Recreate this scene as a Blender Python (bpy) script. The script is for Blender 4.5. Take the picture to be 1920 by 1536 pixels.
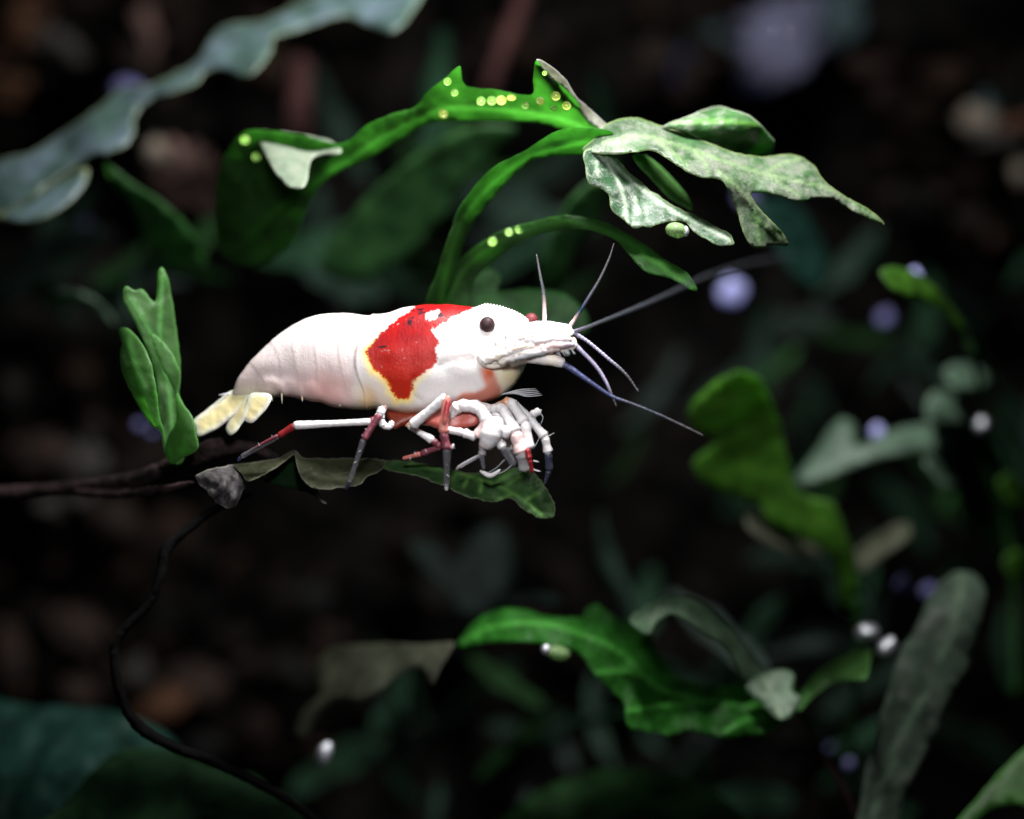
import bpy, bmesh, math, random
import numpy as np
from mathutils import Vector, Matrix, noise
from mathutils.geometry import delaunay_2d_cdt

random.seed(7)
R = math.radians
scene = bpy.context.scene
for o in list(bpy.data.objects):
    bpy.data.objects.remove(o)
col = scene.collection

# ------------------------------------------------------------ camera, world, lamps, exposure
CAM = 40.0                                   # distance from the lens to the shrimp; 1 unit = 100 photo pixels there
cd = bpy.data.cameras.new('camera')
cam = bpy.data.objects.new('camera', cd)
col.objects.link(cam)
cam.location = (0, -CAM, 0)
cam.rotation_euler = (R(90), 0, 0)
cd.sensor_fit = 'HORIZONTAL'
cd.sensor_width = 36
cd.lens = 36 * CAM / 19.2
cd.clip_start = 0.1
cd.clip_end = 500
cd.dof.use_dof = True
cd.dof.focus_distance = CAM - 0.25
cd.dof.aperture_fstop = 0.034               # 2.2 units wide: a macro lens
scene.camera = cam

w = bpy.data.worlds.new('World')
scene.world = w
w.use_nodes = True
w.node_tree.nodes['Background'].inputs[0].default_value = (0.45, 0.6, 0.8, 1)
w.node_tree.nodes['Background'].inputs[1].default_value = 0.008

def area(name, loc, target, size, size_y, power, color):
    l = bpy.data.lights.new(name, 'AREA')
    l.shape = 'RECTANGLE'
    l.size, l.size_y, l.energy, l.color = size, size_y, power, color
    o = bpy.data.objects.new(name, l)
    col.objects.link(o)
    o.location = loc
    o.rotation_euler = (Vector(target) - Vector(loc)).to_track_quat('-Z', 'Y').to_euler()
    return o
area('tank_lamp', (2.5, -4.0, 15.0), (-0.5, 0.6, 0), 4.0, 3.0, 9000, (1.0, 0.99, 0.98))
area('room_lamp', (-7, -30, 7), (0, 0, 0), 8, 6, 450, (0.93, 0.93, 1.0))  # added weak fill from the camera side, no known source
sl = bpy.data.lights.new('front_lamp', 'SPOT')  # added fill spot that brightens the shrimp's flank, no known source
sl.energy, sl.color, sl.shadow_soft_size, sl.spot_size, sl.spot_blend = 9600, (0.97, 0.97, 1.0), 1.2, R(50), 1.0
so = bpy.data.objects.new('front_lamp', sl)
col.objects.link(so)
so.location = (-1.5, -15.0, 5.6)
so.rotation_euler = (Vector((-1.6, 0, 1.5)) - so.location).to_track_quat('-Z', 'Y').to_euler()

scene.view_settings.view_transform = 'Standard'
scene.view_settings.look = 'None'
scene.view_settings.exposure = 0
scene.view_settings.gamma = 1
scene.cycles.use_denoising = True
scene.cycles.max_bounces = 8
scene.cycles.transparent_max_bounces = 12
scene.cycles.sample_clamp_indirect = 4

# ------------------------------------------------------------ helpers
def P(px, py, y=0.0):
    k = (CAM + y) / CAM
    return Vector(((px - 960) / 100 * k, y, (768 - py) / 100 * k))

def tag(o, label=None, cat=None, group=None, kind=None):
    if label: o['label'] = label
    if cat: o['category'] = cat
    if group: o['group'] = group
    if kind: o['kind'] = kind
    return o

def empty(name, loc, label, cat, group=None):
    o = bpy.data.objects.new(name, None)
    col.objects.link(o)
    o.location = loc
    o.empty_display_size = 0.2
    return tag(o, label, cat, group)

def link_mesh(name, verts, faces, mat, parent=None, pivot=None, smooth=True, attrs=None, cols=None):
    """verts are world coordinates; the object's origin is put at pivot."""
    piv = Vector(pivot) if pivot is not None else Vector(verts[0])
    me = bpy.data.meshes.new(name)
    me.from_pydata([tuple(Vector(v) - piv) for v in verts], [], faces)
    for k, vals in (attrs or {}).items():
        a = me.attributes.new(k, 'FLOAT', 'POINT')
        a.data.foreach_set('value', np.asarray(vals, dtype=np.float32))
    if cols is not None:
        a = me.attributes.new('pigment', 'FLOAT_COLOR', 'POINT')
        a.data.foreach_set('color', np.asarray(cols, dtype=np.float32).ravel())
    if smooth:
        me.polygons.foreach_set('use_smooth', [True] * len(me.polygons))
    me.materials.append(mat)
    me.update()
    o = bpy.data.objects.new(name, me)
    col.objects.link(o)
    if parent is not None:
        o.parent = parent
        top = Vector((0, 0, 0))
        q = parent
        while q is not None:
            top += q.location
            q = q.parent
        o.location = piv - top
    else:
        o.location = piv
    return o

def catmull(pts, n, closed=False):
    pts = [np.array(p, dtype=float) for p in pts]
    out = []
    N = len(pts)
    segs = N if closed else N - 1
    for i in range(segs):
        if closed:
            p0, p1, p2, p3 = pts[(i - 1) % N], pts[i], pts[(i + 1) % N], pts[(i + 2) % N]
        else:
            p1, p2 = pts[i], pts[i + 1]
            p0 = pts[i - 1] if i > 0 else 2 * p1 - p2
            p3 = pts[i + 2] if i + 2 < N else 2 * p2 - p1
        d = np.linalg.norm((p2 - p1)[:2])
        m = n if isinstance(n, int) else max(1, int(math.ceil(d / n)))
        for j in range(m):
            t = j / m
            out.append(0.5 * ((2 * p1) + (-p0 + p2) * t + (2 * p0 - 5 * p1 + 4 * p2 - p3) * t * t + (-p0 + 3 * p1 - 3 * p2 + p3) * t ** 3))
    if not closed:
        out.append(pts[-1])
    return np.array(out)

def seg_dist(q, a, b):
    """distance of points q (N,2) to segment a-b"""
    ab = b - a
    L = float(ab @ ab) + 1e-9
    t = np.clip(((q - a) @ ab) / L, 0, 1)
    return np.linalg.norm(q - (a + t[:, None] * ab), axis=1)

def poly_dist(q, poly, closed=True):
    d = np.full(len(q), 1e9)
    n = len(poly)
    for i in range(n if closed else n - 1):
        d = np.minimum(d, seg_dist(q, poly[i], poly[(i + 1) % n]))
    return d

def inside(q, poly):
    x, y = q[:, 0], q[:, 1]
    r = np.zeros(len(q), bool)
    n = len(poly)
    for i in range(n):
        x1, y1 = poly[i]
        x2, y2 = poly[(i + 1) % n]
        if y1 == y2: continue
        c = (y1 > y) != (y2 > y)
        r ^= c & (x < (x2 - x1) * (y - y1) / (y2 - y1) + x1)
    return r

def tps(ctrl):
    """thin plate spline through (px, py, depth) points"""
    c = np.array(ctrl, dtype=float)
    n = len(c)
    if n == 1:
        v = c[0, 2]
        return lambda q: np.full(len(q), v)
    xy = c[:, :2] / 100
    def U(r2): return np.where(r2 > 1e-12, r2 * np.log(np.maximum(r2, 1e-12)), 0) * 0.5
    A = np.zeros((n + 3, n + 3))
    d2 = ((xy[:, None] - xy[None]) ** 2).sum(-1)
    A[:n, :n] = U(d2) + np.eye(n) * 0.02
    A[:n, n] = 1; A[:n, n + 1:] = xy
    A[n, :n] = 1; A[n + 1:, :n] = xy.T
    b = np.zeros(n + 3); b[:n] = c[:, 2]
    s = np.linalg.lstsq(A, b, rcond=None)[0]
    def f(q):
        q = np.asarray(q, dtype=float) / 100
        k = U(((q[:, None] - xy[None]) ** 2).sum(-1))
        return k @ s[:n] + s[n] + q @ s[n + 1:]
    return f

def sheet(name, outline, depth, mat, parent=None, veins=(), res=8, thick=0.03, puff=None, rag=0.8, ripple=0.03,
          vein_h=0.03, vein_w=5, pivot=None, ripple_f=0.025, bow=0.0, yoff=0.0):
    """a leaf blade: a closed solid with the given outline, bent in depth by control points, with raised veins."""
    seed = len(bpy.data.meshes) * 3.7
    poly = catmull(outline, float(res), closed=True)
    if rag:
        for p in poly:
            v = noise.noise_vector(Vector((p[0] * 0.06, p[1] * 0.06, seed)))
            v2 = noise.noise_vector(Vector((p[0] * 0.2, p[1] * 0.2, seed + 5)))
            p += np.array((v[0] + 0.6 * v2[0], v[1] + 0.6 * v2[1])) * rag * 1.6
    lo, hi = poly.min(0), poly.max(0)
    g = []
    ny = int((hi[1] - lo[1]) / (res * 0.87)) + 1
    for j in range(ny):
        yy = lo[1] + j * res * 0.87
        xx = lo[0] + (res * 0.5 if j % 2 else 0)
        while xx < hi[0]:
            g.append((xx + random.uniform(-.15, .15) * res, yy + random.uniform(-.15, .15) * res))
            xx += res
    g = np.array(g)
    m = inside(g, poly)
    g = g[m]
    if len(g):
        g = g[poly_dist(g, poly) > res * 0.55]
    allp = [Vector(p) for p in poly] + [Vector(p) for p in g]
    vs, es, fs, _, _, _ = delaunay_2d_cdt(allp, [], [list(range(len(poly)))], 1, 1e-4)
    q = np.array([tuple(v) for v in vs])
    ed = poly_dist(q, poly)
    y = tps(depth)(q) + yoff
    vein = np.zeros(len(q))
    for v in veins:
        vp = catmull([p[:2] for p in v], 8.0)
        d = poly_dist(q, vp, closed=False)
        vein = np.maximum(vein, np.exp(-(d / vein_w) ** 2))
    y = y - vein_h * vein
    if bow:
        y = y - bow * (1 - np.exp(-ed / 25.0))
    rp = np.array([noise.noise(Vector((a * ripple_f, b * ripple_f, seed))) + 0.4 * noise.noise(Vector((a * ripple_f * 3, b * ripple_f * 3, seed))) for a, b in q])
    y = y + ripple * rp
    if puff:
        t = 0.012 + puff * np.sqrt(1 - np.exp(-ed / 7.0))
    else:
        t = np.full(len(q), thick * 0.5) * (0.35 + 0.65 * (1 - np.exp(-ed / 4.0)))
    n = len(q)
    V = [P(a, b, yy - tt) for (a, b), yy, tt in zip(q, y, t)] + [P(a, b, yy + tt) for (a, b), yy, tt in zip(q, y, t)]
    F = []
    cnt = {}
    for f in fs:
        f = list(f)
        for i in range(len(f)):
            e = (f[i], f[(i + 1) % len(f)])
            cnt[e] = cnt.get(e, 0) + 1
    for f in fs:
        f = list(f)
        F.append(f)
        F.append([i + n for i in reversed(f)])
    for (a, b) in cnt:
        if (b, a) not in cnt:
            F.append([b, a, a + n, b + n])
    at = {'edge': np.concatenate([ed, ed]), 'vein': np.concatenate([vein, vein])}
    return link_mesh(name, V, F, mat, parent, pivot if pivot is not None else V[0], attrs=at)

def tube(name, pts, mat, parent=None, n=10, step=4.0, cols=None, bumps=0.0, beads=0.0, bead_len=8.0, flat=1.0, pivot=None, rough=0.0):
    """tapered limb: pts are (px, py, depth, radius_px); cols one rgba per point."""
    k = [list(p) + (list(cols[i]) if cols else [1, 1, 1, 1]) for i, p in enumerate(pts)]
    c = catmull(k, float(step))
    ctr = [P(p[0], p[1], p[2]) for p in c]
    N = len(ctr)
    V, F, C = [], [], []
    seed = len(bpy.data.meshes) * 1.3
    up = None
    s = 0.0
    for i in range(N):
        t = (ctr[min(i + 1, N - 1)] - ctr[max(i - 1, 0)]).normalized()
        if i: s += (ctr[i] - ctr[i - 1]).length * 100
        if up is None:
            up = Vector((0, 1, 0)).cross(t)
            if up.length < 0.1: up = Vector((0, 0, 1))
        up = (up - t * up.dot(t)).normalized()
        sd = t.cross(up)
        r = max(c[i][3], 0.4) / 100
        if beads: r *= 1 + beads * (abs(math.sin(math.pi * s / bead_len)) - 0.6)
        if i == 0 or i == N - 1: r *= 0.55
        for j in range(n):
            a = 2 * math.pi * j / n
            rr = r
            if rough: rr *= 1 + rough * noise.noise(Vector((s * 0.12 + seed, math.cos(a) * 1.3, math.sin(a) * 1.3)))
            V.append(ctr[i] + up * math.cos(a) * rr + sd * math.sin(a) * rr * flat)
            C.append(np.clip(c[i][4:8], 0, 1))
    for i in range(N - 1):
        for j in range(n):
            F.append([i * n + j, i * n + (j + 1) % n, (i + 1) * n + (j + 1) % n, (i + 1) * n + j])
    for i, e in ((0, -1), (N - 1, 1)):
        t = (ctr[min(i + 1, N - 1)] - ctr[max(i - 1, 0)]).normalized() * e
        V.append(ctr[i] + t * max(c[i][3], 0.4) / 100 * 0.6)
        C.append(np.clip(c[i][4:8], 0, 1))
        q = len(V) - 1
        for j in range(n):
            a, b = i * n + j, i * n + (j + 1) % n
            F.append([q, b, a] if e < 0 else [q, a, b])
    return link_mesh(name, V, F, mat, parent, pivot if pivot is not None else ctr[0], cols=C)

_ico = {}
def lump(name, px, py, y, rx, ry, rz, mat, parent=None, amp=0.0, freq=1.0, tilt=0.0, sub=3, pivot=None):
    """a rounded lump: radii in photo pixels (rx across, ry up, rz deep), roughened by noise."""
    bm = bmesh.new()
    bmesh.ops.create_icosphere(bm, subdivisions=sub, radius=1)
    c = P(px, py, y)
    k = (CAM + y) / CAM / 100
    seed = px * 0.013 + py * 0.029
    rot = Matrix.Rotation(R(tilt), 3, 'Y')
    V = []
    for v in bm.verts:
        d = v.co.normalized()
        r = 1 + amp * (noise.noise(d * freq + Vector((seed, 0, 0))) + 0.5 * noise.noise(d * freq * 2.3 + Vector((seed, 4, 0))))
        V.append(c + rot @ Vector((d.x * rx * k * r, d.y * rz * k * r, d.z * ry * k * r)))
    F = [[v.index for v in f.verts] for f in bm.faces]
    bm.free()
    return link_mesh(name, V, F, mat, parent, pivot if pivot is not None else c)

# ------------------------------------------------------------ materials
class NT:
    def __init__(self, name):
        self.m = bpy.data.materials.new(name)
        self.m.use_nodes = True
        self.t = self.m.node_tree
        self.t.nodes.clear()
        self.out = self.n('ShaderNodeOutputMaterial')
    def n(self, typ, **kw):
        x = self.t.nodes.new(typ)
        for k, v in kw.items():
            if k in ('i',):
                for kk, vv in v.items(): x.inputs[kk].default_value = vv
            else: setattr(x, k, v)
        return x
    def l(self, a, b): self.t.links.new(a, b)
    def attr(self, name): return self.n('ShaderNodeAttribute', attribute_name=name)
    def coord(self): return self.n('ShaderNodeTexCoord').outputs['Object']
    def noise(self, scale, detail=4, rough=0.55, co=None):
        x = self.n('ShaderNodeTexNoise', i={'Scale': scale, 'Detail': detail, 'Roughness': rough})
        self.l(co if co is not None else self.coord(), x.inputs['Vector'])
        return x.outputs['Fac']
    def ramp(self, fac, stops, interp='LINEAR'):
        x = self.n('ShaderNodeValToRGB')
        x.color_ramp.interpolation = interp
        e = x.color_ramp.elements
        while len(e) < len(stops): e.new(0.5)
        for el, (p, c) in zip(e, stops):
            el.position = p
            el.color = c if len(c) == 4 else (*c, 1)
        self.l(fac, x.inputs[0])
        return x.outputs[0]
    def rng(self, v, a, b, c=0.0, d=1.0, smooth=True):
        x = self.n('ShaderNodeMapRange', interpolation_type='SMOOTHSTEP' if smooth else 'LINEAR')
        self.l(v, x.inputs['Value'])
        for k, val in zip(('From Min', 'From Max', 'To Min', 'To Max'), (a, b, c, d)): x.inputs[k].default_value = val
        return x.outputs[0]
    def math(self, op, a, b=None):
        x = self.n('ShaderNodeMath', operation=op)
        for i, v in enumerate((a, b)):
            if v is None: continue
            if isinstance(v, (int, float)): x.inputs[i].default_value = v
            else: self.l(v, x.inputs[i])
        return x.outputs[0]
    def mix(self, fac, a, b, blend='MIX'):
        x = self.n('ShaderNodeMix', data_type='RGBA', blend_type=blend)
        for s, v in ((x.inputs[0], fac), (x.inputs[6], a), (x.inputs[7], b)):
            if isinstance(v, (int, float)): s.default_value = v
            elif isinstance(v, (tuple, list)): s.default_value = v if len(v) == 4 else (*v, 1)
            else: self.l(v, s)
        return x.outputs[2]
    def bump(self, h, strength, dist=0.02):
        x = self.n('ShaderNodeBump', i={'Strength': strength, 'Distance': dist})
        self.l(h, x.inputs['Height'])
        return x.outputs[0]
    def pbsdf(self, color, rough=0.5, normal=None, **inp):
        x = self.n('ShaderNodeBsdfPrincipled')
        if isinstance(color, (tuple, list)): x.inputs['Base Color'].default_value = (*color[:3], 1)
        else: self.l(color, x.inputs['Base Color'])
        if isinstance(rough, (int, float)): x.inputs['Roughness'].default_value = rough
        else: self.l(rough, x.inputs['Roughness'])
        if normal is not None: self.l(normal, x.inputs['Normal'])
        for k, v in inp.items(): x.inputs[k.replace('_', ' ')].default_value = v
        return x.outputs[0]
    def done(self, sh):
        self.l(sh, self.out.inputs['Surface'])
        return self.m

def leaf_mat(name, base, trans, tmix=0.5, dust=0.0, dustcol=(0.40, 0.42, 0.36), vein=None, rim=None, var=0.5, rough=0.45,
             dscale=3.0, speck=0.0, bump=0.35, spec=0.3):
    t = NT(name)
    co = t.coord()
    n1 = t.noise(1.6, 5, 0.6, co)
    n2 = t.noise(9.0, 6, 0.65, co)
    dark = tuple(c * (1 - var) for c in base)
    lite = tuple(min(1, c * (1 + var)) for c in base)
    c = t.mix(t.rng(n1, 0.3, 0.7), dark, lite)
    c = t.mix(t.rng(n2, 0.45, 0.75, 0, 0.4), c, tuple(x * 0.55 for x in base))
    tc = t.mix(t.rng(n1, 0.3, 0.7), tuple(x * 0.62 for x in trans), trans)
    tc = t.mix(t.rng(n2, 0.4, 0.8, 0, 0.35), tc, tuple(x * 0.6 for x in trans))
    v = t.attr('vein').outputs['Fac']
    e = t.attr('edge').outputs['Fac']
    dm = None
    if dust > 0:
        dn = t.noise(dscale, 8, 0.72, co)
        dm = t.rng(dn, 0.62 - 0.38 * dust, 0.75 - 0.25 * dust, 0, min(1, 0.55 + 0.45 * dust))
        fine = t.noise(26, 4, 0.7, co)
        dcol = t.mix(t.rng(fine, 0.35, 0.7), tuple(x * 0.62 for x in dustcol), dustcol)
        c = t.mix(dm, c, dcol)
    if speck > 0:
        sp = t.noise(34, 2, 0.6, co)
        c = t.mix(t.rng(sp, 0.66 - 0.1 * speck, 0.70 - 0.08 * speck, 0, speck), c, (0.75, 0.78, 0.72))
        sp2 = t.noise(19, 3, 0.6, co)
        c = t.mix(t.rng(sp2, 0.67, 0.72, 0, 0.7), c, (0.03, 0.045, 0.02))
    if vein:
        c = t.mix(t.math('MULTIPLY', v, 0.8), c, vein)
        tc = t.mix(t.math('MULTIPLY', v, 0.6), tc, tuple(min(1, x * 1.5 + 0.06) for x in trans))
    if rim:
        er = t.rng(e, 0.5, 4.0, 0.85, 0.0)
        c = t.mix(er, c, rim)
    h = t.math('ADD', t.math('MULTIPLY', n2, 0.6), t.math('MULTIPLY', v, 0.5))
    nb = t.bump(h, bump, 0.03)
    s1 = t.pbsdf(c, rough, nb, Specular_IOR_Level=spec)
    s2 = t.n('ShaderNodeBsdfTranslucent')
    t.l(tc, s2.inputs[0])
    mx = t.n('ShaderNodeMixShader')
    if dm is not None:
        t.l(t.math('MULTIPLY', t.math('SUBTRACT', 1.0, t.math('MULTIPLY', dm, 0.75)), tmix), mx.inputs[0])
    else:
        mx.inputs[0].default_value = tmix
    t.l(s1, mx.inputs[1]); t.l(s2.outputs[0], mx.inputs[2])
    return t.done(mx.outputs[0])

GREEN_T = (0.19, 0.47, 0.12)
M = {}
M['bright'] = leaf_mat('bright_leaf', (0.03, 0.085, 0.02), GREEN_T, 0.78, vein=(0.03, 0.13, 0.015), var=0.35, spec=0.15)
M['arch'] = leaf_mat('arched_leaf', (0.032, 0.088, 0.024), (0.18, 0.47, 0.11), 0.7, vein=(0.05, 0.15, 0.03), var=0.35, spec=0.12)
M['dusty'] = leaf_mat('dusty_leaf', (0.035, 0.085, 0.03), (0.2, 0.6, 0.12), 0.35, dust=0.6, dustcol=(0.17, 0.185, 0.145), vein=(0.14, 0.22, 0.09), rim=(0.12, 0.17, 0.06), dscale=2.2, speck=0.12)
M['frosted'] = leaf_mat('frosted_leaf', (0.025, 0.075, 0.03), (0.16, 0.55, 0.14), 0.35, dust=0.5, dustcol=(0.20, 0.22, 0.19), vein=(0.40, 0.48, 0.36), rim=(0.18, 0.24, 0.12), dscale=5, speck=0.35, bump=0.7)
M['pale'] = leaf_mat('pale_lobe', (0.17, 0.215, 0.155), (0.4, 0.6, 0.35), 0.25, dust=0.4, dustcol=(0.24, 0.25, 0.19), var=0.15)
M['curl'] = leaf_mat('withered_edge', (0.08, 0.085, 0.05), (0.3, 0.4, 0.15), 0.3, dust=0.5, dustcol=(0.13, 0.13, 0.105), rim=(0.13, 0.13, 0.12))
M['seedling'] = leaf_mat('young_leaf', (0.07, 0.16, 0.045), (0.32, 0.78, 0.18), 0.6, vein=(0.15, 0.4, 0.12), rim=(0.14, 0.36, 0.10), var=0.3)
M['dry'] = leaf_mat('dry_leaf', (0.05, 0.047, 0.045), (0.2, 0.2, 0.15), 0.2, dust=0.5, dustcol=(0.105, 0.095, 0.105), rim=(0.17, 0.16, 0.14), vein=(0.03, 0.026, 0.026), spec=0.1, dscale=6, bump=0.45)
M['dryolive'] = leaf_mat('dry_olive_leaf', (0.028, 0.031, 0.016), (0.12, 0.16, 0.06), 0.25, dust=0.3, dustcol=(0.06, 0.058, 0.045), rim=(0.10, 0.10, 0.07), spec=0.1, dscale=4, bump=1.0)
M['perch'] = leaf_mat('perch_leaf', (0.03, 0.07, 0.022), (0.12, 0.42, 0.08), 0.4, dust=0.2, dustcol=(0.05, 0.065, 0.045), vein=(0.11, 0.24, 0.06), rim=(0.09, 0.11, 0.06), spec=0.15, dscale=9, bump=0.9)
M['blue'] = leaf_mat('blue_green_leaf', (0.055, 0.10, 0.085), (0.08, 0.25, 0.15), 0.3, dust=0.5, dustcol=(0.14, 0.19, 0.24), rim=(0.2, 0.24, 0.13), var=0.35, dscale=0.9)
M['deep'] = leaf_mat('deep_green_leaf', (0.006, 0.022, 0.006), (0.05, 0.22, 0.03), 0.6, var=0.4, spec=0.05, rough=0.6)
M['mid'] = leaf_mat('mid_green_leaf', (0.07, 0.19, 0.022), (0.25, 0.6, 0.1), 0.6, rim=(0.04, 0.06, 0.04), var=0.5, spec=0.1)
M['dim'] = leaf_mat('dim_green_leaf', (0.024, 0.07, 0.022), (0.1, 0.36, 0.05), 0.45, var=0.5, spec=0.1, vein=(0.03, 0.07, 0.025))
M['corner'] = leaf_mat('corner_green_leaf', (0.035, 0.095, 0.04), (0.08, 0.3, 0.08), 0.4, var=0.5, spec=0.1, vein=(0.05, 0.12, 0.05))
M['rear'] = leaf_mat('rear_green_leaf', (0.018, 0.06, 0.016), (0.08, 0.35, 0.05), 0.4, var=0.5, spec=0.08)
M['grass'] = leaf_mat('lower_green_leaf', (0.03, 0.15, 0.02), (0.16, 0.75, 0.07), 0.5, vein=(0.14, 0.55, 0.09), spec=0.2, var=0.6, dscale=3)
M['sage'] = leaf_mat('sage_leaf', (0.07, 0.12, 0.08), (0.12, 0.3, 0.14), 0.3, dust=0.3, dustcol=(0.17, 0.21, 0.17), vein=(0.2, 0.28, 0.2), var=0.4, dscale=1.4)
M['sagelit'] = leaf_mat('pale_sage_lobe', (0.13, 0.22, 0.13), (0.25, 0.5, 0.2), 0.35, dust=0.35, dustcol=(0.26, 0.31, 0.24), vein=(0.3, 0.4, 0.25), var=0.4)  # lighter copy of sage: light on the lobe is put into its colour
M['strap'] = leaf_mat('strap_leaf', (0.04, 0.06, 0.042), (0.09, 0.2, 0.1), 0.3, dust=0.4, dustcol=(0.10, 0.115, 0.095), vein=(0.12, 0.18, 0.12), var=0.5, dscale=1.8, spec=0.15)
M['tan'] = leaf_mat('tan_leaf', (0.05, 0.055, 0.036), (0.12, 0.13, 0.06), 0.3, dust=0.3, dustcol=(0.09, 0.09, 0.068), var=0.4, spec=0.15)
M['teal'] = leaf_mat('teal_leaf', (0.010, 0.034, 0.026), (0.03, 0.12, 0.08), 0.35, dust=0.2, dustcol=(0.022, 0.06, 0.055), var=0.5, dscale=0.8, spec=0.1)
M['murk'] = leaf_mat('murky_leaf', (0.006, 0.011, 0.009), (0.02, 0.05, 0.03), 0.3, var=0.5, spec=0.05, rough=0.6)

def wood_mat(name, a, b):
    t = NT(name)
    co = t.coord()
    n1 = t.noise(2.5, 8, 0.7, co)
    n2 = t.noise(14, 6, 0.7, co)
    c = t.mix(t.rng(n1, 0.35, 0.65), a, b)
    return t.done(t.pbsdf(c, 0.75, t.bump(n2, 0.8, 0.06), Specular_IOR_Level=0.12))
M['twig'] = wood_mat('twig_bark', (0.007, 0.0048, 0.0045), (0.05, 0.03, 0.032))
M['root'] = wood_mat('black_root', (0.0025, 0.002, 0.002), (0.006, 0.005, 0.005))
M['redstem'] = wood_mat('red_stem', (0.03, 0.012, 0.012), (0.06, 0.026, 0.025))
M['stone_pink'] = wood_mat('pink_stone', (0.03, 0.018, 0.016), (0.17, 0.105, 0.09))
M['stone_brown'] = wood_mat('brown_stone', (0.008, 0.006, 0.005), (0.045, 0.028, 0.022))
M['stone_grey'] = wood_mat('grey_stone', (0.012, 0.011, 0.010), (0.06, 0.055, 0.052))
M['stone_cream'] = wood_mat('cream_stone', (0.08, 0.07, 0.055), (0.24, 0.2, 0.16))
M['stone_orange'] = wood_mat('orange_stone', (0.03, 0.014, 0.008), (0.11, 0.052, 0.028))

def wall_mat():
    t = NT('rock_face')
    co = t.coord()
    n1 = t.noise(0.22, 6, 0.6, co)
    n2 = t.noise(1.1, 6, 0.65, co)
    c = t.mix(t.rng(n1, 0.45, 0.72), (0.0012, 0.0013, 0.0013), (0.012, 0.011, 0.0105))
    c = t.mix(t.rng(n2, 0.48, 0.72, 0, 0.8), c, (0.026, 0.02, 0.017))
    return t.done(t.pbsdf(c, 0.9, t.bump(n2, 0.6, 0.2), Specular_IOR_Level=0.03))
M['wall'] = wall_mat()

def bubble_mat(name, base, spec=0.8, rough=0.12, tr=0.35, metal=0.0, coat=0.6):
    t = NT(name)
    s1 = t.pbsdf(base, rough, None, Specular_IOR_Level=spec, Coat_Weight=coat, Coat_Roughness=0.05, Metallic=metal)
    s2 = t.n('ShaderNodeBsdfTranslucent')
    s2.inputs[0].default_value = (*base, 1)
    mx = t.n('ShaderNodeMixShader')
    mx.inputs[0].default_value = tr
    t.l(s1, mx.inputs[1]); t.l(s2.outputs[0], mx.inputs[2])
    return t.done(mx.outputs[0])
M['gbubble'] = bubble_mat('green_bubble', (0.34, 0.66, 0.12), tr=0.15)
M['ybubble'] = bubble_mat('yellow_bubble', (0.72, 0.9, 0.18), tr=0.15)
def drop_mat():
    t = NT('clear_green_drop')
    return t.done(t.pbsdf((0.62, 0.9, 0.42), 0.04, None, Transmission_Weight=0.75, IOR=1.25, Coat_Weight=0.5))
M['drop'] = drop_mat()
M['pearl'] = bubble_mat('pearl_bubble', (0.55, 0.57, 0.95), tr=0.4, rough=0.8, spec=0.1, coat=0)  # milky blue-white colour stands in for lamp glints on clear bubbles
M['pearldim'] = bubble_mat('dim_pearl_bubble', (0.17, 0.17, 0.36), tr=0.4, rough=0.8, spec=0.1, coat=0)
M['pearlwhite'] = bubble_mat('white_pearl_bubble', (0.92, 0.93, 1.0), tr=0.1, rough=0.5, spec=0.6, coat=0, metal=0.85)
M['haze_lav'] = bubble_mat('lavender_pebble', (0.17, 0.175, 0.27), rough=0.7, spec=0.1)
M['haze_teal'] = bubble_mat('teal_pebble', (0.07, 0.11, 0.12), rough=0.7, spec=0.1)
M['haze_blue'] = bubble_mat('blue_pebble', (0.05, 0.055, 0.13), rough=0.7, spec=0.1)

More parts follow.
